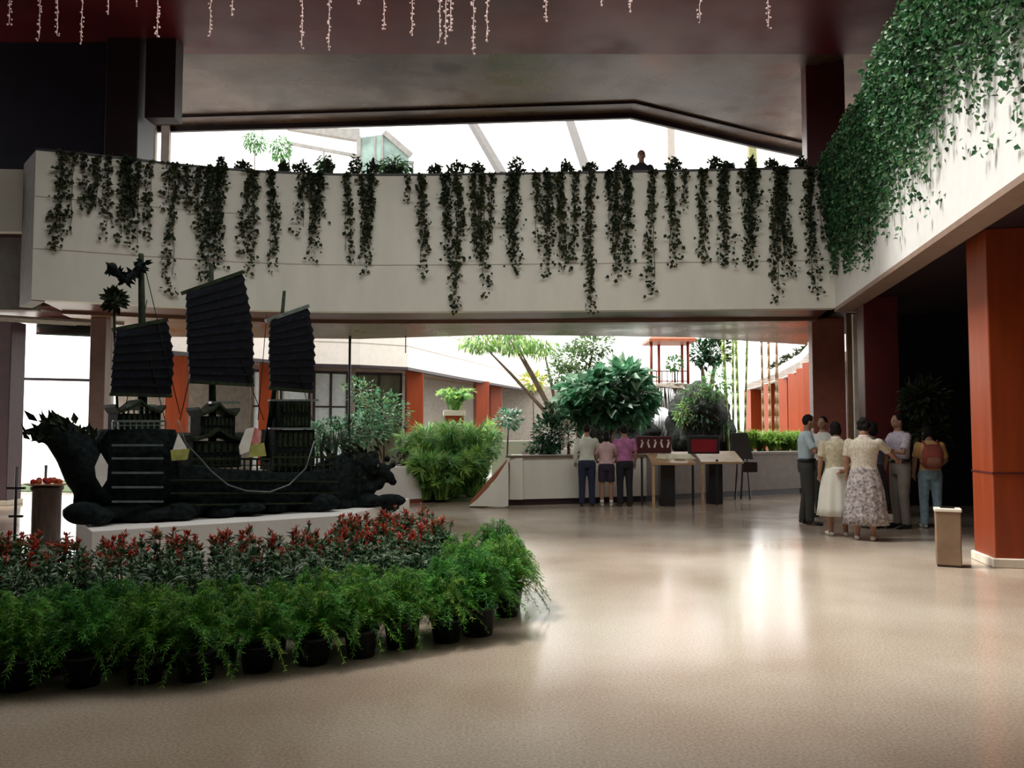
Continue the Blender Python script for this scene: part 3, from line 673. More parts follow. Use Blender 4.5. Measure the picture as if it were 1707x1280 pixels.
# small figures and pennants on deck
def pennant(pts, mt, nm='pennant'):
    m = MB(); m.slab([S(x, y, .5) for x, y in pts], SN, .012); o = sb(m, nm, mt)
    return o
M_cloth = mat('white_cloth', (.8, .78, .72), .8, var=.1); M_clothr = mat('red_white_cloth', (.55, .12, .10), .8, var=.2, col2=(.7, .35, .3), scale=9); M_clothy = mat('yellow_green_cloth', (.38, .40, .10), .8, var=.3, scale=7)
pennant([(168,755),(180,775),(178,800),(170,812),(160,795),(158,778)], M_cloth)
pennant([(297,722),(312,748),(288,750)], M_cloth); pennant([(410,715),(424,712),(415,752),(400,758),(398,745)], M_cloth)
pennant([(424,712),(436,718),(434,738),(418,742)], M_clothr); pennant([(418,742),(440,738),(444,760),(414,762)], M_clothy); pennant([(284,750),(316,748),(312,766),(286,768)], M_clothy)
# pedestal, tray and barrier post left of the ship
c = G(76, 905, 0)
e = empty('round_pedestal', (c.x, c.y, 0), 0, 'dark round pedestal at the left, under a tray of red fruit', 'pedestal')
MB().lathe([(.17, 0), (.19, .03), (.175, .06), (.175, .68), (.2, .71), (.2, .74), (.01, .745)]).build('body', mat('dark_wood_turned', (.10, .065, .05), .5, var=.4, stretch=(5, 5, .5)), e)
tr = empty('oval_tray', (c.x, c.y, .745), 0, 'oval tray of red fruit standing on the dark round pedestal', 'tray')
MB().lathe([(.17, 0), (.27, .03), (.28, .035), (.26, .04), (.01, .02)], ex=1.1, ey=.8).build('dish', M_tan, tr)
for i in range(14):
    a = i * 2.4; rr = .045 * math.sqrt(i + .5)
    o = MB().ball((0, 0, 0), .038, 10).build('red_fruit', [M_flower, M_flower2][i % 2]); o.location = (c.x + rr * 1.1 * math.cos(a), c.y + rr * .8 * math.sin(a), .745 + .06 + (.02 if i < 6 else 0)); tag(o, 'small round red fruit heaped in the oval tray', 'fruit', 'red fruit heaped in the tray')
for i, (px, h) in enumerate(((24, 1.0), (38, 1.0))):
    q = G(px, 905, 0); e = empty('barrier_post', (q.x, q.y + i * .5, 0), 0, ['slim black barrier post at the left frame edge', 'slim black barrier post beside the round pedestal'][i], 'barrier post')
    MB().lathe([(.13, 0), (.13, .02), (.02, .04), (.01, .05)]).build('base', M_black, e); MB().tube([(0, 0, .03), (0, 0, h)], .018, 8).build('pole', M_black, e)
    m = MB(); m.beam((-.12, 0, h * .72), (.12, 0, h * .72), .03, .03).beam((-.08, 0, h * .35), (.1, 0, h * .35), .03, .03); m.build('cross_arm', M_black, e)

# ================================================================== GARDEN COURT
WALLB = [G(850, 843), G(960, 840), G(1078, 836), G(1200, 829), G(1335, 822)]; WH = .93
def pfwd(p, d): return (p.x, p.y + d)
e = empty('planter_wall', (0, 0, 0), 0, 'long low cream and taupe planter wall in front of the garden', 'planter')
m = ribbon([(p.x, p.y) for p in WALLB[:3]], .12, WH, .25); ribbon([(WALLB[0].x + .02, WALLB[0].y + 2.4), (WALLB[0].x, WALLB[0].y)], .12, WH, .25, m, off=0); m.build('cream_wall', M_white, e)
ribbon([(p.x, p.y) for p in WALLB[2:]] + [(WALLB[4].x + 2.5, WALLB[4].y + .2)], .12, WH, .25).build('taupe_wall', mat('brown_taupe_wall', (.20, .165, .14), .6), e)
ribbon([(p.x, p.y) for p in WALLB] + [(WALLB[4].x + 2.5, WALLB[4].y + .2)], 0, .12, .2, off=.04).build('skirting', M_darkbr, e)
ribbon([(p.x, p.y) for p in WALLB] + [(WALLB[4].x + 2.5, WALLB[4].y + .2)], WH, WH + .05, .33, off=-.04).build('coping', mat('brown_coping', (.16, .12, .08), .5), e)
# sloped pond curb
a, b = G(783, 845), G(847.5, 843)
e = empty('sloped_curb', (a.x, a.y, 0), 0, 'cream sloping curb falling left from the end of the planter wall', 'curb')
m = MB(); m.slab([(0, 0, .03), (b.x - a.x, 0, .03), (b.x - a.x, 0, .9), (.45, 0, .45), (.1, 0, .1)], (0, -1, 0), .35); m.build('slope', M_white, e)
m = MB(); m.beam((.02, .3, .05), (b.x - a.x - .02, .35, .86), .3, .07); m.build('edge_board', mat('red_brown_board', (.30, .10, .05), .5), e)
# white planter box behind the ship's prow
a, b = G(634, 842), G(704, 838)
e = empty('white_planter_box', (a.x, a.y, 0), 0, 'plain white planter box behind the prow of the model ship', 'planter box')
MB().prism([(0, 0), (b.x - a.x, b.y - a.y), (b.x - a.x + .1, b.y - a.y + 1), (-2.6, .9), (-2.6, .1)], .08, .74).build('body', M_white2, e, bevel=.01)
MB().prism([(.02, .03), (b.x - a.x + .01, b.y - a.y + .03), (b.x - a.x, b.y - a.y + .9), (-2.4, .8), (-2.4, .13)], 0, .08).build('skirting', mat('red_brown_skirt', (.22, .05, .03), .5), e)
struct('ground_pond_bed', MB().prism([(-13, 20.2), (WALLB[0].x, 17.2), (WALLB[0].x, 24), (-13, 24)], 0, .05), M_moss)
struct('ground_bed_soil', MB().prism([(WALLB[0].x + .3, WALLB[0].y + .22), (WALLB[1].x, WALLB[1].y + .22), (WALLB[2].x, WALLB[2].y + .22), (WALLB[3].x, WALLB[3].y + .22), (WALLB[4].x, WALLB[4].y + .22), (WALLB[4].x + 2.4, WALLB[4].y + .5), (WALLB[4].x + 2.4, 27), (WALLB[0].x + .3, 27)], 0, .84), M_soil)
from mathutils import noise
def rock(name, c, r, label, seed=0, amp=.35, m_=M_rock, grp=None, fr=1.6):
    bm = bmesh.new(); bmesh.ops.create_icosphere(bm, subdivisions=4, radius=1)
    for v in bm.verts:
        q = v.co * fr + Vector((seed * 7.1, seed * 3.3, 0)); k = 1 + amp * noise.noise(q) + amp * .5 * noise.noise(q * 2.7) + amp * .2 * noise.noise(q * 7)
        v.co = Vector((v.co.x * r[0] * k, v.co.y * r[1] * k, v.co.z * r[2] * k))
    me = bpy.data.meshes.new(name); bm.to_mesh(me); bm.free(); me.materials.append(m_); me.polygons.foreach_set('use_smooth', [True] * len(me.polygons)); o = bpy.data.objects.new(name, me); COL.objects.link(o); o.location = c
    return tag(o, label, 'rock', grp)
def foliage(mbx, c, r, n, size, nm=2, wr=.5, drop=0.0, bias=0.0):
    c = Vector(c)
    for k in range(n):
        d = Vector((R.gauss(0, 1), R.gauss(0, 1), R.gauss(0, 1))).normalized(); t = R.random() ** .4
        p = c + Vector((d.x * r[0] * t, d.y * r[1] * t, d.z * r[2] * t))
        dd = d + Vector((R.uniform(-.6, .6), R.uniform(-.6, .6), R.uniform(-.6, .4) - drop)); nn = Vector((R.uniform(-.6, .6), R.uniform(-.8, .3), 1))
        s = size * R.uniform(.6, 1.3); mbx.leaf(p, dd, nn, s, s * wr, min(nm - 1, int(R.random() ** 1.3 * nm)))
    return mbx
def plant(name, base, crowns, size, mats, label, cat, trunk=None, wr=.5, grp=None, drop=0, dens=1.0):
    """crowns: (px, py, Y, radius in px x, radius in px y, n)"""
    e = empty(name, base, 0, label, cat, grp); m = MB(); pts = []
    for px, py, Y, rx, ry, n in crowns:
        c = W(px, py, Y) - Vector(base); k = Y / F; foliage(m, c, (rx * k, rx * k * .7, ry * k), int(n * dens), size, len(mats), wr, drop); pts.append(c)
    m.build('leaf_mass', mats, e)
    s = MB(); fk = Vector((0, 0, pts[0].z * .35))
    for c in pts: s.tube([(0, 0, 0), fk, fk.lerp(c, .6) + Vector((0, 0, .05)), c], [trunk or .04, (trunk or .04) * .8, (trunk or .04) * .5, .012], 7)
    s.build('trunk' if (trunk or 0) > .05 else 'stem', M_bark, e); return e
def palmclump(px, py, z0, Y, h, nf, spread, mats, label, grp=None, name='areca_palm', cat='palm', seed=0, fw=.032):
    b = W(px, py, Y); e = empty(name, (b.x, Y, z0), 0, label, cat, grp); rr = random.Random(px * 7 + py + seed); m = MB(); s = MB()
    for k in range(nf):
        a = rr.uniform(0, 2 * PI); sp = spread * rr.uniform(.3, 1.0); H = h * rr.uniform(.6, 1.0); mi = 0 if rr.random() < .6 else 1; pts = []; b0 = rr.uniform(.02, .3) * spread; wx = rr.uniform(-.12, .12)
        for j in range(8):
            t = j / 7; pts.append(Vector((math.cos(a) * (b0 + sp * t ** 1.3) + wx * t, math.sin(a) * (b0 + sp * t ** 1.3), H * (math.sin(t * 2.0) / .95))))
        s.tube(pts[:8], [.012 * (1 - j / 9) for j in range(8)], 4, mi)
        for j in range(1 if rr.random() < .4 else 2, 8):
            for q in (0, .2, .4, .6, .8):
                c = pts[j - 1].lerp(pts[j], q); d0 = (pts[j] - pts[j - 1]).normalized(); sd = d0.cross(Vector((0, 0, 1)))
                if sd.length < .05: sd = Vector((1, 0, 0))
                sd.normalize()
                for sg in (-1, 1):
                    L = .38 * rr.uniform(.7, 1.1) * math.sin(.5 + 2.2 * j / 8) * min(1, h); m.leaf(c, sd * sg * rr.uniform(.5, 1.1) + d0 * .9 + Vector((rr.uniform(-.2, .2), rr.uniform(-.2, .2), rr.uniform(-.5, .3))), (rr.uniform(-.5, .5), -.4, 1), L, fw, mi if rr.random() < .8 else 1 - mi, .15)
    m.build('frond', mats, e); s.build('stalk', mats, e); return e
PL = ['bright green arching palm clump behind the white planter box', 'tall bright palm clump in the middle of the pond bed', 'palm clump beside the sloping curb', 'low palm clump at the foot of the sloping curb', 'palm clump behind the ship prow', 'yellowish palm clump nearest the orange-red columns', 'deep green palm clump at the back of the pond bed', 'small bright palm clump right against the white planter box', 'low fern-like palm at the front of the pond bed', 'small palm clump half way up the sloping curb']
for i, (px, Y, h, nf, sp) in enumerate(((722, 18.3, 1.35, 34, .55), (765, 18.9, 1.5, 38, .6), (798, 19.4, 1.35, 30, .5), (750, 17.8, .85, 34, .5), (700, 19.5, 1.3, 24, .5), (730, 20.5, 1.5, 26, .6), (790, 21.0, 1.55, 26, .6), (708, 17.3, .9, 26, .4), (735, 17.3, .5, 30, .4), (784, 18.2, 1.0, 30, .4))):
    palmclump(px, 800, .05, Y, h, nf, sp, [M_palm, M_palmd] if i % 3 != 2 else [M_palmd, M_palm], PL[i])
# bushes behind the ship
plant('shrub', (W(560, 700, 19.5).x, 19.5, 0), [(560, 725, 19.5, 55, 26, 900), (520, 735, 19.5, 30, 25, 400), (610, 715, 20, 45, 30, 700)], .12, [M_big, M_ivyo, M_bigl], 'dark leafy shrub behind the bow half of the model ship', 'shrub')
plant('shrub', (W(640, 700, 20.5).x, 20.5, 0), [(640, 690, 20.5, 45, 40, 700), (600, 650, 21, 30, 20, 200)], .12, [M_big, M_tree, M_ivyd], 'taller loose shrub left of the first orange-red garden column', 'shrub', .06)
e = plant('shrub', (W(672, 775, 17.4).x, 17.4, .74), [(675, 768, 17.4, 22, 12, 260)], .08, [M_ivyd, M_redd], 'small dark red-green shrub growing in the white planter box', 'shrub')
for i, px in enumerate((536, 547, 560, 572)):
    p = W(px, 735, 18.6); e = empty('bottle_shaped_agave', (p.x, 18.6, 0), 0, 'spiky upright dark plant behind the ship bow, %s from the left' % nth(i), 'plant', 'row of spiky plants behind the ship bow'); e.name = 'spiky_plant'
    m = MB()
    for k in range(14): a = R.uniform(0, 6.28); m.blade([(0, 0, .75), (math.cos(a) * .05, math.sin(a) * .05, 1.15), (math.cos(a) * .13, math.sin(a) * .13, R.uniform(1.35, 1.6))], .05)
    m.build('blade_rosette', M_ivyd, e); MB().tube([(0, 0, 0), (0, 0, .78)], .05, 8).build('stem', M_bark, e)
# planting in the garden bed
BZ0 = .84
plant('shrub', (W(915, 740, 18.6).x, 18.6, BZ0), [(915, 722, 18.6, 26, 36, 620), (905, 745, 18.6, 28, 16, 240), (925, 690, 18.6, 18, 18, 200)], .12, [M_big, M_ivy, M_ivyd], 'upright green shrub left of the three people at the planter wall', 'shrub')
e = plant('flowering_shrub', (W(948, 735, 18.2).x, 18.2, BZ0), [(947, 722, 18.2, 10, 26, 170)], .1, [mat('white_blossom', (.8, .78, .68), .6), M_leafg], 'narrow white-blossomed shrub beside the boy in the pale shirt', 'shrub')
plant('broadleaf_tree', (W(1015, 740, 20.5).x, 20.5, BZ0), [(985, 655, 20.2, 50, 28, 420), (1035, 632, 20.4, 42, 22, 380), (1062, 660, 20.2, 28, 22, 240), (1010, 680, 20, 40, 22, 300), (960, 690, 20, 18, 18, 100), (1050, 685, 20, 26, 18, 180)], .34, [M_big, M_bigl, M_big], 'spreading broad-leaved tree over the three people at the planter wall', 'tree', .12, .62, drop=.3)
plant('pale_leafed_tree', (W(965, 740, 22.5).x, 22.5, BZ0), [(960, 600, 22.5, 45, 28, 700), (990, 575, 22.5, 36, 20, 450), (935, 625, 22.5, 24, 22, 300)], .14, [M_tree, M_leafp, M_tree], 'pale fine-leaved tree rising behind the broad-leaved tree', 'tree', .09)
plant('hanging_tree', (W(935, 740, 27).x, 27, 0), [(800, 570, 27, 38, 16, 420), (860, 572, 27, 44, 18, 560), (905, 578, 27, 30, 18, 300), (840, 548, 27, 50, 14, 400)], .2, [M_palm, M_tree, M_palmd], 'light green drooping tree under the far balcony gap', 'tree', .1, .25, drop=1.5)
plant('yellow_shrub', (W(890, 740, 30).x, 30, 0), [(888, 636, 30, 22, 14, 200)], .22, [mat('yellow_leaf', (.62, .52, .12), .6), M_palm], 'yellow-topped shrub in front of the far white balcony', 'shrub')
# rocks, waterfall
r0 = W(1165, 690, 22.2); rock('boulder', (r0.x + .03, 22.2, 1.6), (.8, .75, .98), 'big dark wet boulder right of the waterfall', 1)
r1 = W(1040, 710, 22.8); rock('boulder', (r1.x, 22.8, 1.3), (.9, .8, .85), 'dark boulder under the broad-leaved tree left of the waterfall', 2)
r2 = W(1110, 690, 25.4); rock('cliff_rock', (r2.x, 26.0, 1.2), (1.5, 1.1, 1.35), 'long rock cliff carrying the red pavilion above the waterfall', 3, .22, mat('brown_rock', (.20, .17, .13), .7, var=.5, bump=1))
r3 = W(1120, 647, 24.4); rock('rock_ledge', (r3.x, 24.5, r3.z), (.62, .5, .16), 'flat brown ledge the upper waterfall drops from', 4, .3, MATS['brown_rock'])
m = MB()
for i in range(15):
    x = r3.x - .42 + i * .05 + R.uniform(-.01, .01); rd = R.uniform(.006, .02); m.tube([(x, 23.95, r3.z - .02), (x + R.uniform(-.02, .02), 23.85, r3.z - .3), (x + R.uniform(-.03, .03), 23.8, r3.z - .72)], rd, 5)
o = m.build('waterfall_upper', M_water); tag(o, 'thin upper waterfall streaming off the flat brown ledge', 'waterfall', kind='stuff')
m = MB(); p = W(1096, 690, 22.9)
for i in range(34):
    t = i / 33; x = p.x - .34 + .62 * t; yt = lerp(.1, .42, math.sin(t * 2.2)); m.tube([(x * 1.0, 22.9, p.z - .25 + yt), (x - .06, 22.6, p.z - .2), (x - .12 + R.uniform(-.03, .03), 22.45, p.z - .75)], R.uniform(.016, .036), 6)
o = m.build('waterfall_lower', M_water); tag(o, 'bright white lower waterfall beside the big dark boulder', 'waterfall', kind='stuff')
for i, (px, py, rx, ry, n, lab) in enumerate(((1140, 690, 16, 22, 220, 'yellow-green fern clump on the left flank of the big boulder'), (1195, 640, 26, 26, 420, 'bushy green plant growing over the top of the big boulder'), (1160, 655, 24, 14, 220, 'olive creeper on the crest of the big boulder'), (1205, 705, 12, 18, 130, 'small green bush at the right foot of the big boulder'), (1165, 690, 34, 26, 420, 'dark creeper spread over the face of the big boulder'))):
    plant('rock_plant', (W(px, py + ry, 21.6).x, 21.6, W(px, py + ry, 21.6).z - .2), [(px, py, 21.6, rx, ry, n)], .14, [[M_palm, M_palmd], [M_big, M_palm, M_palmd], [M_ivyo, M_palmd], [M_big, M_ivyd], [M_ivyd, M_ivyo, M_big]][i], lab, 'plant', wr=.3, drop=.4)
# red pavilion on the cliff
pv = W(1115, 620, 25.5); e = empty('garden_pavilion', (pv.x, 25.5, pv.z - .55), 0, 'small open red pavilion with posts on the rock cliff', 'pavilion')
for dx, dy in ((-.6, -.4), (-.22, .45), (.5, -.4), (.5, .45)): MB().tube([(dx, dy, 0), (dx, dy, 1.5)], .045, 8).build('post', M_red, e)
MB().lathe([(1.0, 1.42), (.98, 1.5), (.6, 1.72), (.1, 2.0), (.01, 2.05)], n=4, smooth=False).build('roof', mat('orange_roof', (.55, .16, .08), .5), e).rotation_euler.z = PI / 4
m = MB()
for z in (.25, .55): m.beam((-.6, -.4, z), (.5, -.4, z), .03, .03)
for i in range(8): m.beam((-.6 + i * .157, -.4, 0), (-.6 + i * .157, -.4, .55), .025, .025)
m.build('railing', M_red, e); MB().box((-.05, 0, -.05), (1.4, 1.1, .12)).build('floor_slab', MATS['brown_rock'], e)
plant('shrub', (W(1125, 610, 24.9).x, 24.9, pv.z - .5), [(1124, 605, 24.9, 14, 12, 170)], .13, [M_palmd, M_big], 'round green shrub inside the red pavilion railing', 'shrub')
plant('dark_tree', (W(1178, 640, 26.5).x, 26.5, .84), [(1195, 585, 26.5, 24, 24, 420), (1168, 590, 26.5, 14, 22, 200)], .2, [M_ivyd, M_big], 'dark evergreen tree right of the red pavilion', 'tree', .14)
# bamboo
for i, (px, g) in enumerate(((1214, 1), (1222, 1), (1232, 1), (1240, 1), (1273, 0), (1284, 0), (1291, 0), (1297, 0))):
    p = W(px, 700, 21.9 + .25 * (i % 3)); e = empty('bamboo_stem', (p.x, p.y, BZ0), 0, '%s bamboo stem standing in the garden bed, %s from the left' % ('green' if g else 'brownish', nth(i)), 'bamboo', 'tall bamboo stems in the garden bed')
    m = MB(); z = 0; rad = [.042, .032, .04, .028, .03, .035, .022, .026][i]; ln = R.uniform(-.04, .04)
    while z < 4.4: m.tube([(ln * z, 0, z), (ln * (z + .32), 0, z + .32)], rad, 8).tube([(ln * (z + .31), 0, z + .31), (ln * (z + .335), 0, z + .335)], rad * 1.18, 8); z += .33
    m.build('culm', M_bamboo if g else M_tan, e)
    if g:
        lm = MB()
        for k in range(40): zz = R.uniform(2.4, 4.3); lm.leaf((ln * zz, 0, zz), (R.uniform(-1, 1), R.uniform(-1, 1), R.uniform(-.8, .3)), (0, 0, 1), R.uniform(.14, .26), .03)
        lm.build('leaf_mass', M_palm, e)
for i, px in enumerate((1250, 1268, 1288, 1308, 1326)):
    palmclump(px, 740, BZ0, 22.0 + .3 * (i % 2), .55, 26, .34, [M_fern2, M_palm], 'low yellow-green grassy clump at the right of the garden bed, %s from the left' % nth(i), 'yellow-green clumps at the right of the garden bed', 'grassy_clump', 'plant', i, .025)
p = W(858, 700, 24)
plant('silver_shrub', (W(845, 735, 23).x, 23, 0), [(848, 700, 23, 22, 16, 260)], .16, [mat('silver_leaf', (.42, .50, .44), .5), M_big], 'silver-leaved shrub in front of the grey far wall', 'shrub')
struct('wall_garden_low', MB().prism([(W(820, 700, 23.5).x, 23.5), (W(925, 700, 23.5).x, 23.5), (W(925, 700, 23.5).x, 23.8), (W(820, 700, 23.5).x, 23.8)], 0, W(860, 735, 23.5).z), M_white)

# ------------------------------------------------------------------ far wing, left and behind
FP = [G(215, 578, ZB), G(280, 584, ZB), G(520, 606, ZB), G(600, 608, ZB), G(680, 612, ZB), G(760, 627, ZB), G(870, 647, ZB), G(905, 651, ZB)]

struct('wall_far_balcony', ribbon([(p.x, p.y) for p in FP], ZB, ZT, .25), M_pinkwhite)
jm = MB()
for z in (4.4, 5.2): ribbon([(p.x, p.y) for p in FP], z, z + .03, .01, jm, off=-.008)
struct('trim_7', jm, M_taupe)
struct('trim_8', ribbon([(p.x, p.y) for p in FP], ZB - .1, ZB, .3, off=-.01), M_darkbr)
def offp(path, d):
    out = []; n = len(path)
    for i in range(n):
        t = (Vector(path[min(i + 1, n - 1)]) - Vector(path[max(i - 1, 0)])); t.z = 0; t.normalize(); out.append(Vector((path[i].x - t.y * d, path[i].y + t.x * d, 0)))
    return out
FI = [W(px, 700, Y) for px, Y in ((196, 28), (420, 31.8), (520, 33), (680, 35.5), (760, 41), (870, 50), (905, 52))]
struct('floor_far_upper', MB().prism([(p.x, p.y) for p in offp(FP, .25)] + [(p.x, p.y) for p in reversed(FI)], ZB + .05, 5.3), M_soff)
struct('wall_far_inner', ribbon([(p.x, p.y) for p in FI], 0, ZB + .1, .2), M_wall)
for i, (px, Y, wx, lab) in enumerate(((690, 31.2, .62, 'orange-red column of the far wing beside the palm clumps'), (802, 38.5, .62, 'orange-red column of the far wing left of the grey wall'), (825, 42.5, .6, 'dark-sided red column at the far end of the far wing'), (294, 25.2, .6, 'orange column seen between the first two sails'), (447, 27.6, .6, 'orange-red column seen between the main sail and the bow sail'))):
    p = W(px, 700, Y); column(p.x, Y, wx, .6, 0, ZB, .25, lab, M_red, plinth=False)
p = W(757, 700, 25.5); e = empty('pedestal_planter', (p.x, 25.5, 0), .1, 'square orange-red pedestal topped by a drooping palm', 'pedestal')
MB().box((0, 0, .95), (.56, .56, 1.9)).build('shaft', M_red, e, bevel=.01); MB().box((0, 0, 1.98), (.66, .66, .16)).build('cap', M_cream, e, bevel=.01)
palmclump(757, 700, 2.06, 25.5, .62, 40, .62, [M_palmd, M_palm], 'drooping potted palm on top of the square orange-red pedestal', None, 'pedestal_palm', 'palm')
# glazing of the far wing's ground floor
for i, (x0, x1, Y) in enumerate(((420, 515, 29.5), (523, 578, 30.2), (594, 668, 31.0))):
    a, b = W(x0, 700, Y), W(x1, 700, Y + .5); L = (b - a).xy.length; ang = math.atan2(b.y - a.y, b.x - a.x)
    e = empty('window_%d' % (i + 3), (a.x, a.y, 0), ang); e['kind'] = 'structure'
    m = MB()
    for t in (0, .5, 1): m.box((L * t, 0, 1.8), (.08, .1, 3.6))
    m.box((L / 2, 0, .05), (L, .1, .1)).box((L / 2, 0, 3.55), (L, .1, .1)).box((L / 2, 0, 2.3), (L, .08, .06)); m.build('window_frame', M_darkbr, e)
    MB().box((L / 2, 0, 1.8), (L, .02, 3.5)).build('pane', mat('pale_blind', (.62, .70, .72), .4) if i != 2 else mat('tinted_glass', (.10, .12, .08), .1, var=.4, scale=1.2), e)  # opaque colours stand in for bright glass, reflections and the dim interior
for i, px in enumerate((583, 676)):
    p = W(px, 600, 19.3); o = MB().tube([(p.x, p.y, 0 if i == 0 else 3.25), (p.x, p.y, ZB)], .03 if i == 0 else .012, 8).build('thin_post', M_black); tag(o, ['thin dark post carrying the balcony soffit behind the bow sail', 'short thin rod under the balcony soffit right of the thin post'][i], 'post')
# end wall of the court
ew = W(880, 690, 47); struct('wall_court_end', MB().prism([(W(812, 690, 47).x, 47), (W(1000, 690, 47).x, 47), (W(1000, 690, 47).x, 47.3), (W(812, 690, 47).x, 47.3)], 0, 3.9), M_wall)
# far wing, right
RP = [(W(1352, 700, 27).x, 27), (W(1335, 700, 31).x, 31), (W(1300, 700, 37).x, 37), (W(1243, 700, 47).x, 47)]
struct('wall_far_right_parapet', ribbon(RP, ZB, 4.28, -.25), M_pinkwhite)
struct('floor_far_right', MB().prism(RP + [(RP[3][0] + 6, 47), (RP[0][0] + 6, 27)], ZB + .02, 4.0), M_soff)
struct('wall_far_right', MB().prism([(RP[0][0] + 2, 27), (RP[3][0] + 2, 47), (RP[3][0] + 2.2, 47), (RP[0][0] + 2.2, 27)], 0, ZB), M_redd)
for i, t in enumerate((0, .22, .42, .6, .78, .97)):
    k = t * 3; a = RP[min(2, int(k))]; b = RP[min(2, int(k)) + 1]; x, y = lerp(a[0], b[0], k - min(2, int(k))), lerp(a[1], b[1], k - min(2, int(k)))
    column(x + .35, y + .2, .7, .8, 0, ZB, .2, 'orange-red column of the far right wing, %s going away from the camera' % nth(i), M_red, plinth=False)
for i, (px, py, r) in enumerate(((1338, 583, 16), (1318, 592, 16), (1290, 604, 15), (1268, 618, 12), (1240, 636, 9))):
    Y = interp([1240, 1300, 1335, 1352], [47, 37, 31, 27], px); z = 4.28
    p = W(px, py, Y); plant('parapet_shrub', (p.x + .9, Y, 4.0), [(px + 26, py - 4, Y, r, r * .4, 160)], .25, [M_ivyo, M_ivyd], 'dark shrub on the far right parapet, %s going away' % nth(i), 'shrub', grp='shrubs on the far right parapet')

# ------------------------------------------------------------------ seen through the upper opening
M_steel = mat('dull_steel', (.10, .09, .085), .6)
def steel(a, b, t, lab, m_=M_steel):
    t *= 1.4; o = MB().beam(a, b, t, t).build('roof_beam', m_); tag(o, lab, 'beam')
steel(W(783, 198, 26), W(838, 292, 23), .14, 'slanting grey roof beam left of the middle of the upper opening')
steel(W(948, 196, 26), W(980, 292, 23), .14, 'slanting grey roof beam in the middle of the upper opening')
steel(W(1117, 200, 26), W(1119, 292, 26), .16, 'upright pale beam right of the person on the balcony', M_taupe)
steel(W(1253, 235, 28), W(1255, 292, 28), .18, 'yellowish upright beam near the right end of the upper opening', mat('dull_yellow_steel', (.22, .22, .08), .6))
g0 = [W(600, 232, 30), W(642, 226, 30), W(682, 262, 30), Vector((W(690, 292, 30).x, 30, 5.3)), Vector((W(600, 292, 30).x, 30, 5.3))]
e = empty('glass_gable', tuple(g0[4]), 0, 'grey-green glazed gable seen through the upper opening', 'gable')
m = MB(); m.slab([p - g0[4] for p in g0], (0, 1, 0), .3); m.build('glazing', mat('grey_green_glazing', (.25, .36, .32), .3, var=.4, scale=2), e)
m = MB(); m.beam(g0[1] - g0[4] + Vector((0, -.2, .05)), g0[2] - g0[4] + Vector((.1, -.2, 0)), .12, .2); m.beam(g0[0] - g0[4] + Vector((0, -.2, 0)), Vector((0, -.2, 0)), .1, .15)
for t in (.3, .6): m.beam(g0[0].lerp(g0[1], t) - g0[4] + Vector((.3, -.2, 0)), Vector((.3 + t, -.2, 0)), .05, .06)
m.build('frame', M_grey, e)
m = MB(); m.slab([W(478, 216, 31), W(600, 216, 31), W(600, 236, 31)], (0, 1, 0), .3); o = m.build('roof_edge', M_grey); tag(o, 'thin grey roof wedge left of the glazed gable', 'roof')
m = MB(); m.beam(W(478, 238, 30.5), W(605, 262, 30.5), .1, .12).beam(W(605, 262, 30.5), W(690, 272, 30.5), .1, .12); 
for px in (482, 540, 605, 650, 688): p = W(px, 265, 30.5); m.beam((p.x, 30.5, 5.3), (p.x, 30.5, W(px, interp([478, 605, 690], [238, 262, 272], px), 30.5).z), .06, .06)
o = m.build('upper_handrail', M_grey); tag(o, 'sloping grey rail below the thin grey roof wedge', 'rail')
UG = [(425, 235, 22, 18, 260, 'yellow-green hanging plant at the left of the upper opening'), (468, 246, 18, 24, 300, 'green-yellow trailing plant beside the sloping rail'), (540, 276, 12, 16, 220, 'upright green bush below the sloping rail'), (655, 278, 30, 14, 340, 'green bush in front of the glazed gable')]
for px, py, rx, ry, n, lab in UG:
    Y = 18.6 if px > 500 else 24; n = int(n * 1.5); plant('upper_plant', (W(px, 300, Y).x, Y, 5.45 if px > 500 else 0), [(px, py, Y, rx, ry, n)], .14, [M_palmd, M_ivy] if px < 500 else [M_ivy, M_palmd], lab, 'plant', wr=.3, drop=.8)

# ================================================================== DISPLAY TABLES, SIGNS, BIN
def lectern(px, py, lab, Y=16.3, wd=.84, papers=True):
    p = G(px, py); e = empty('map_table', (p.x, p.y, 0), 0, lab, 'display table')
    rot = Matrix.Rotation(.28, 3, 'X')
    MB().box((wd / 2, .3, .93), (wd, .72, .045), rot=rot).build('table_top', M_tan, e, bevel=.006)
    MB().box((.36, .42, .41), (.28, .3, .82)).build('pedestal', M_black, e, bevel=.01)
    for x in (.03,): MB().box((x, .0, .42), (.05, .05, .84)).build('leg', M_tan, e)
    if papers:
        m = MB()
        for i in range(4): m.box((.25 + .17 * i, .27 + .05 * (i % 2), .962 + .0 * i), (.2, .3, .012), rz=0, rot=Matrix.Rotation(.28, 3, 'X') @ Matrix.Rotation(R.uniform(-.3, .3), 3, 'Z'))
        m.build('open_chart', mat('pale_paper', (.85, .80, .58), .8), e)
    return e
lectern(1087, 846, 'tan sloping map table with pale charts, nearest the three people'); lectern(1169, 842, 'tan sloping map table with a dark pedestal, right of the first one', papers=False)
p = G(1147, 842); 
e = empty('crimson_sign_board', (p.x, p.y + .0, 0), 0, 'dark-framed crimson board standing behind the second map table', 'sign board')
MB().box((.32, .0, 1.19), (.62, .05, .36)).build('frame', M_black, e, bevel=.01); MB().box((.32, -.03, 1.17), (.5, .02, .25)).build('panel', mat('crimson_panel', (.28, .01, .02), .4), e)
MB().beam((.1, 0, 0), (.1, 0, .9), .04, .04).build('leg', M_black, e); MB().beam((.58, 0, 0), (.58, 0, .9), .04, .04).build('leg', M_black, e)
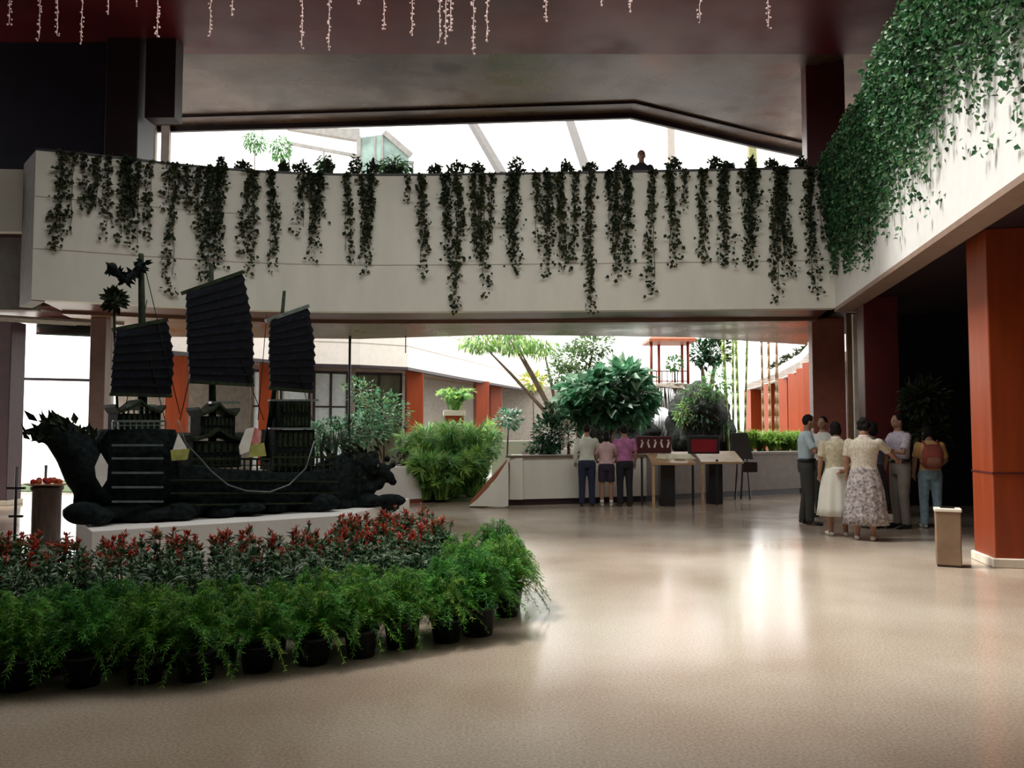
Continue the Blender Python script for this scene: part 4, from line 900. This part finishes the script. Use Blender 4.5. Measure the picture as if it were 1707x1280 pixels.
p = G(1062, 842); e = empty('dotted_sign_board', (p.x, p.y, 0), 0, 'dark red board with a row of small white ornaments beside the three people', 'sign board')
MB().box((.34, 0, 1.19), (.68, .05, .34)).build('panel', mat('dark_maroon_board', (.07, .012, .015), .4), e, bevel=.01)
m = MB()
for i in range(5): x = .1 + i * .13; m.box((x, -.03, 1.19), (.035, .012, .12), rot=Matrix.Rotation(.3 * (-1) ** i, 3, 'Y')).ball((x, -.035, 1.27), .022, 6)
m.build('ornament', M_cream, e); MB().beam((.1, 0, 0), (.1, 0, .95), .04, .04).build('leg', M_black, e); MB().beam((.62, 0, 0), (.62, 0, .95), .04, .04).build('leg', M_black, e)
p = G(1215, 832); e = empty('leaning_board', (p.x, p.y - .25, 0), 0, 'dark leaning board on an easel in front of the taupe planter wall', 'easel')
MB().slab([(0, 0, .88), (.46, 0, .86), (.34, 0, 1.42), (.0, 0, 1.42)], (0, 1, .1), .03).build('board', mat('charcoal_board', (.06, .06, .055), .6), e)
MB().beam((.15, .05, .9), (.1, .1, 0), .03, .03).build('leg', M_black, e); MB().beam((.35, .05, .9), (.42, .1, 0), .03, .03).build('leg', M_black, e); MB().beam((.25, 0, .9), (.25, .22, .0), .03, .03).build('leg', M_black, e)
MB().box((.38, -.05, .7), (.3, .1, .22)).build('leaflet_box', M_darkbr, e, bevel=.02)
# litter bin at the big column
p = G(1593, 947); e = empty('litter_bin', (p.x, p.y + .14, 0), -.42, 'tan rectangular litter bin at the foot of the large orange-red column', 'litter bin')
MB().box((0, 0, .31), (.25, .2, .58)).build('body', mat('tan_bin', (.24, .15, .09), .5, var=.15), e, bevel=.012); MB().box((0, 0, .02), (.23, .18, .04)).build('base', M_black, e); MB().box((0, 0, .615), (.27, .22, .035)).build('lid', M_cream, e, bevel=.008)
MB().box((0, .0, .634), (.14, .1, .01)).build('opening', M_black, e)
# cream strips standing in for upright streaks of light between the dark columns
for i, px in enumerate((1427, 1438)):
    p = W(px, 640, 15.6); o = MB().box((p.x, p.y, 1.82), (.09, .06, 3.64)).build('tall_pale_panel', M_cream); tag(o, ['tall narrow pale panel, the left of the two behind the group', 'tall narrow pale panel, the right of the two behind the group'][i], 'panel')
p = W(1447, 640, 15.75); MBp = MB().box((p.x, p.y + .1, 1.85), (.7, .06, 3.7)).build('brown_screen', M_soff); tag(MBp, 'brown screen wall behind the two pale panels', 'screen')
# big dark shrub behind the backpack wearer
plant('dark_shrub', (W(1540, 800, 13.2).x, 13.2, 0), [(1540, 665, 13.2, 36, 30, 500), (1552, 725, 13.2, 30, 35, 300)], .14, [M_ivyd, M_ivyd, M_ivyo], 'big dark shrub behind the person with the red backpack', 'shrub', .06)

# ================================================================== PEOPLE
def person(x, y, rz, h, label, top, bottom, style='trousers', arms=('down', 'down'), hair='short', sleeve='short', shoes=M_black, skirt_z=.35, head_tilt=0.0, pack=None, belt=None, z=0, stance=0.0, build=1.0, socks=None, collar=None):
    k = h / 1.7; e = empty('person', (x, y, z), rz, label, 'person'); e.scale = (k, k, k)
    def pose(side, a):
        s = side; sh = Vector((s * .175 * build, 0, 1.375))
        if a == 'down': el, wr, hd = (s * .235, -.02, 1.12), (s * .24, .05, .90), (s * .235, .075, .82)
        elif a == 'crossed': el, wr, hd = (s * .24, .12, 1.13), (-s * .02, .25, 1.17), (-s * .1, .235, 1.19)
        elif a == 'reach': el, wr, hd = (s * .33, .16, 1.22), (s * .38, .38, 1.12), (s * .385, .46, 1.1)
        elif a == 'rail': el, wr, hd = (s * .27, .1, 1.12), (s * .22, .33, 1.02), (s * .2, .41, .99)
        elif a == 'hip': el, wr, hd = (s * .36, -.04, 1.13), (s * .2, .02, .98), (s * .14, .05, .96)
        elif a == 'back': el, wr, hd = (s * .25, -.1, 1.12), (s * .08, -.17, .97), (s * .0, -.18, .96)
        return sh, Vector(el), Vector(wr), Vector(hd)
    tz = head_tilt; hc = Vector((0, .03 + tz * .12, 1.60 - abs(tz) * .03))
    TR = [(.84, .15, .115), (.93, .168, .125), (1.06, .14, .105), (1.18, .15, .11), (1.30, .175, .115), (1.38, .155, .095), (1.425, .085, .065), (1.47, .055, .055), (1.53, .052, .055)]
    b = MB(); b.tube([(0, .02 * (z_ > 1.4), z_) for z_, _, _ in TR], [(ry, rx * build) for z_, rx, ry in TR], 16, side=(0, 1, 0))
    b.tube([(0, .02, 1.50), tuple(hc)], .052, 10)
    b.ball(hc + Vector((0, 0, .0)), (.073, .09, .108), 16); b.ball(hc + Vector((0, .035, -.045)), (.052, .055, .058), 12)
    b.ball(hc + Vector((0, .095, -.015)), (.013, .02, .024), 8); b.ball(hc + Vector((0, .088, -.052)), (.024, .01, .009), 8)
    for s in (-1, 1): b.ball(hc + Vector((s * .074, 0, -.01)), (.012, .022, .032), 8)
    legs = {}; arml = {}
    for s in (-1, 1):
        st = stance * s; hip = Vector((s * .088, 0, .9)); kn = Vector((s * .1, .02 + st * .5, .49)); an = Vector((s * .105, -.015 + st, .085)); legs[s] = (hip, kn, an)
        b.tube([hip, hip.lerp(kn, .4), kn, kn.lerp(an, .35), an, an - Vector((0, 0, .05))], [.088, .078, .055, .056, .037, .036], 12)
        b.tube([an + Vector((0, -.03, -.045)), an + Vector((s * .012, .08, -.055)), an + Vector((s * .02, .16, -.062))], [.033, .034, .02], 8)
        sh, el, wr, hd = pose(s, arms[0] if s < 0 else arms[1]); arml[s] = (sh, el, wr, hd)
        b.ball(sh, .058, 10); b.tube([sh, sh.lerp(el, .5), el, el.lerp(wr, .4), wr], [.055, .046, .038, .037, .024], 10)
        d = (hd - wr).normalized(); side = d.cross(Vector((0, 0, 1))) if abs(d.z) < .8 else Vector((0, 1, 0)); side.normalize(); nn = side.cross(d)
        pc = wr + d * .045; b.tube([wr, pc, wr + d * .085], [(.018, .026), (.016, .04), (.013, .04)], 8, side=tuple(side))
        for q, L in ((-1.5, .058), (-.5, .072), (.5, .068), (1.5, .05)):
            f0 = wr + d * .078 + side * q * .0205; f1 = f0 + d * L * .55 + side * q * .003 - nn * .008; b.tube([f0, f1, f1 + d * L * .4 - nn * .02], [.0085, .008, .0065], 6)
        t0 = wr + d * .03 + side * .03; b.tube([t0, t0 + side * .03 + d * .03, t0 + side * .035 + d * .065], [.011, .010, .007], 6)
    body = b.build('body', M_skin, e, remesh=.0095, smoothit=1)
    for s in (-1, 1): MB().ball(hc + Vector((s * .03, .083, .012)), (.012, .007, .007), 8).build('eye', M_black, e)
    # shirt
    c = MB(); T2 = [(.86, .165, .125), (.93, .178, .135), (1.06, .152, .12), (1.18, .165, .125), (1.30, .19, .13), (1.38, .172, .11), (1.425, .1, .08), (1.452, .075, .073)]
    if style == 'skirt': T2[0] = (.88, .17, .13)
    if belt: T2 = [(.985, .150, .115), (1.02, .152, .118)] + T2[2:]
    c.tube([(0, .012 * (z_ > 1.4), z_) for z_, _, _ in T2], [(ry, rx * build) for z_, rx, ry in T2], 18, side=(0, 1, 0))
    for s in (-1, 1):
        sh, el, wr, hd = arml[s]; c.ball(sh, .06, 10)
        if sleeve == 'short': c.tube([sh, sh.lerp(el, .45), sh.lerp(el, .8)], [.064, .06, .06], 12)
        else: c.tube([sh, sh.lerp(el, .5), el, el.lerp(wr, .5), wr], [.07, .058, .05, .045, .037], 12)
    c.build('shirt', top, e, remesh=.013, smoothit=3)
    if collar: MB().tube([(0, .015, 1.43), (0, .02, 1.475)], [(.07, .078), (.062, .068)], 14, side=(0, 1, 0)).build('collar', collar, e)
    t = MB()
    if style in ('trousers', 'shorts'):
        t.tube([(0, 0, .80), (0, 0, .88), (0, 0, .95), (0, 0, 1.0)], [(.12, .15 * build), (.138, .182 * build), (.136, .176 * build), (.122, .158 * build)], 16, side=(0, 1, 0))
        for s in (-1, 1):
            hip, kn, an = legs[s]
            if style == 'trousers': t.tube([hip, hip.lerp(kn, .5), kn, kn.lerp(an, .5), an - Vector((0, 0, .03))], [.105, .092, .075, .068, .064], 12)
            else: t.tube([hip, hip.lerp(kn, .5), hip.lerp(kn, .85)], [.105, .098, .092], 12)
        t.build(style, bottom, e, remesh=.014, smoothit=3)
    else:
        wob = lambda a, f: 1 + .055 * max(0, 1 - f) * math.sin(11 * a) + .02 * max(0, 1 - f) * math.sin(5 * a + 1)
        t.lathe([(.27, skirt_z), (.255, skirt_z + .12), (.225, .7), (.195, .86), (.16, 1.0), (.15, 1.03)], n=66, ex=build, ey=.82, wob=wob).build('skirt', bottom, e)
    if belt: MB().tube([(0, 0, .985), (0, 0, 1.025)], [(.146, .186 * build), (.142, .180 * build)], 24, side=(0, 1, 0)).build('belt', belt, e)
    for s in (-1, 1):
        hip, kn, an = legs[s]
        MB().tube([an + Vector((0, -.055, -.052)), an + Vector((0, 0, -.04)), an + Vector((s * .012, .08, -.052)), an + Vector((s * .018, .15, -.06)), an + Vector((s * .02, .19, -.066))], [(.03, .034), (.044, .042), (.034, .046), (.024, .044), (.014, .025)], 12, side=(0, 1, .01)).build('shoe', shoes, e)
        if socks: MB().tube([an + Vector((0, 0, -.02)), an + Vector((0, 0, .06))], [.043, .042], 10).build('sock', socks, e)
    hm = MB(); hm.ball(hc + Vector((0, -.018, .022)), (.083, .092, .1), 16)
    if hair == 'bob': hm.ball(hc + Vector((0, -.04, -.03)), (.088, .075, .1), 14)
    if hair == 'long': hm.tube([hc + Vector((0, -.03, .05)), hc + Vector((0, -.07, -.05)), hc + Vector((0, -.075, -.2))], [.085, .075, .04], 12)
    if hair == 'bun': hm.ball(hc + Vector((0, -.1, .05)), .045, 10)
    if hair == 'curly':
        for q in range(26):
            d = Vector((R.gauss(0, 1), R.gauss(0, 1) - .4, R.gauss(0, 1) + .6)).normalized(); hm.ball(hc + Vector((d.x * .075, -.015 + min(d.y, .3) * .085, .025 + d.z * .09)), .034, 7)
    hm.build('hair', M_hair, e, remesh=.012, smoothit=1)
    if pack:
        pm = MB(); pm.tube([(0, -.2, 1.0), (0, -.22, 1.12), (0, -.21, 1.28), (0, -.18, 1.38)], [(.07, .12), (.1, .165), (.095, .16), (.05, .11)], 14, side=(0, 1, 0)); pk = pm.build('backpack', pack, e)
        MB().tube([(0, -.29, 1.03), (0, -.31, 1.1), (0, -.30, 1.18)], [(.03, .1), (.04, .12), (.02, .09)], 12, side=(0, 1, 0)).build('pocket', mat('brown_pocket', (.30, .12, .07), .7), pk)
        for s in (-1, 1): MB().tube([(s * .1, -.17, 1.38), (s * .11, -.03, 1.45), (s * .115, .12, 1.36), (s * .12, .13, 1.2), (s * .14, -.02, 1.08), (s * .13, -.15, 1.05)], .016, 6).build('strap', pack, pk)
    return e
def cl(name, c, **k): return mat(name, c, .85, **k)
def at(px, py): p = G(px, py); return p.x, p.y
X = at(1346, 874); person(*X, -PI / 2 - .3, 1.72, 'man in a light blue shirt and dark trousers at the left of the group', cl('light_blue_shirt', (.50, .62, .68)), cl('charcoal_trousers', (.045, .045, .04)), arms=('crossed', 'crossed'), belt=M_black, head_tilt=.2, stance=.05, sleeve='short', shoes=M_black)
X = at(1374, 866); person(X[0] + .18, X[1] + .45, 2.4, 1.70, 'man in a white shirt half hidden behind the woman in the white skirt', cl('white_shirt', (.72, .72, .66)), cl('dark_green_trousers', (.03, .035, .03)), arms=('crossed', 'down'))
X = at(1397, 893); person(*X, -.15, 1.60, 'woman in a cream blouse and long white pleated skirt, back to the camera', cl('cream_blouse', (.60, .54, .38), var=.2, scale=20), cl('white_pleated_skirt', (.82, .80, .70), var=.04), 'skirt', ('down', 'back'), 'bob', skirt_z=.30, shoes=cl('white_shoe', (.8, .76, .7)), build=1.08, collar=cl('white_collar', (.8, .75, .7)), head_tilt=.3)
X = at(1443, 900); person(*X, -.55, 1.63, 'woman in a beige dotted blouse and floral grey-purple skirt, reaching out', cl('beige_dotted_blouse', (.50, .42, .30), var=.25, scale=60, col2=(.78, .72, .6)), cl('floral_skirt', (.16, .12, .15), var=.3, scale=26, col2=(.62, .56, .52)), 'skirt', ('down', 'reach'), 'curly', skirt_z=.22, shoes=cl('white_sandal', (.8, .72, .64)), build=1.12, collar=cl('pink_collar', (.75, .6, .6)), head_tilt=.3)
X = at(1478, 886); person(X[0], X[1] + .4, .3, 1.60, 'person in dark blue dotted top and black skirt, half hidden behind the floral skirt', cl('navy_dotted_top', (.02, .025, .06), var=.3, scale=50, col2=(.16, .18, .26)), cl('black_skirt', (.02, .018, .022)), 'skirt', ('down', 'down'), 'bob', skirt_z=.3)
X = at(1503, 880); person(*X, PI / 2 + .2, 1.72, 'man in a pale lavender shirt and grey trousers with crossed arms facing left', cl('lavender_shirt', (.58, .52, .60), var=.2, scale=30), cl('grey_trousers', (.24, .21, .18)), arms=('crossed', 'crossed'), belt=M_black, stance=.0)
X = at(1553, 880); person(*X, -.25, 1.55, 'person in a yellow shirt and light blue jeans carrying a red-brown backpack', cl('ochre_shirt', (.68, .42, .17)), cl('light_blue_jeans', (.28, .42, .50), var=.25, scale=16), arms=('down', 'rail'), hair='bob', pack=cl('red_brown_backpack', (.33, .07, .05), var=.3), shoes=cl('pale_shoe', (.6, .62, .6)), head_tilt=.35)
X = at(976, 841); X = (X[0], X[1] - .35); person(*X, -.1, 1.58, 'boy in a pale shirt and navy trousers at the planter wall, back to the camera', cl('pale_green_shirt', (.62, .64, .54)), cl('navy_trousers', (.02, .025, .06)), arms=('down', 'rail'), sleeve='long', stance=.02)
X = at(1008, 841); person(X[0], X[1] - .35, -.1, 1.46, 'child in pink top and dark shorts, middle of the three at the planter', cl('pink_grey_top', (.62, .42, .42), var=.2), cl('dark_shorts', (.03, .02, .035)), 'shorts', ('rail', 'rail'), 'long', shoes=cl('white_trainer', (.7, .66, .6)), head_tilt=.5, socks=cl('white_sock', (.7, .68, .62)))
X = at(1038, 841); X = (X[0], X[1] - .35); person(*X, .15, 1.56, 'woman in a magenta-purple top and black trousers at the planter wall', cl('magenta_top', (.48, .17, .34), var=.3, scale=9), cl('black_trousers', (.018, .015, .022)), arms=('rail', 'down'), hair='curly', build=1.08, head_tilt=.3)
p = W(1069, 260, 16.9); person(p.x, 16.9, PI, 1.72, 'person leaning behind the balcony parapet, dark against the bright sky', cl('dark_jacket', (.04, .035, .05)), cl('dark_trousers', (.03, .03, .03)), arms=('rail', 'rail'), z=5.45)

# ------------------------------------------------------------------ bright entrance at the left
m = MB(); a, b = W(20, 631, 18.5), W(160, 634, 18.5); m.beam(a, b, .08, .06)
for px in (30, 158): p = W(px, 700, 18.5); m.beam((p.x, 18.5, 0), (p.x, 18.5, 3.6), .08, .08)
struct('window_7', m, M_darkbr)
m = MB(); q = [W(60, 556, 17.2), W(152, 560, 17.2), W(158, 522, 19.4), W(60, 530, 19.4)]; m.slab(q, (0, .3, 1), .04); o = m.build('glass_canopy', mat('teal_glass_canopy', (.20, .34, .32), .2, var=.3, scale=2)); tag(o, 'thin greenish canopy over the bright entrance at the left', 'canopy')
m = MB()
for i in range(5): a = Vector((-9.3 - .25 * i, 14.9 + .02 * i, ZB - .06)); m.beam(a + Vector((-1.6, -.1, 0)), a + Vector((1.5, 1.9, 0)), .06, .05)
struct('trim_9', m, M_wall)
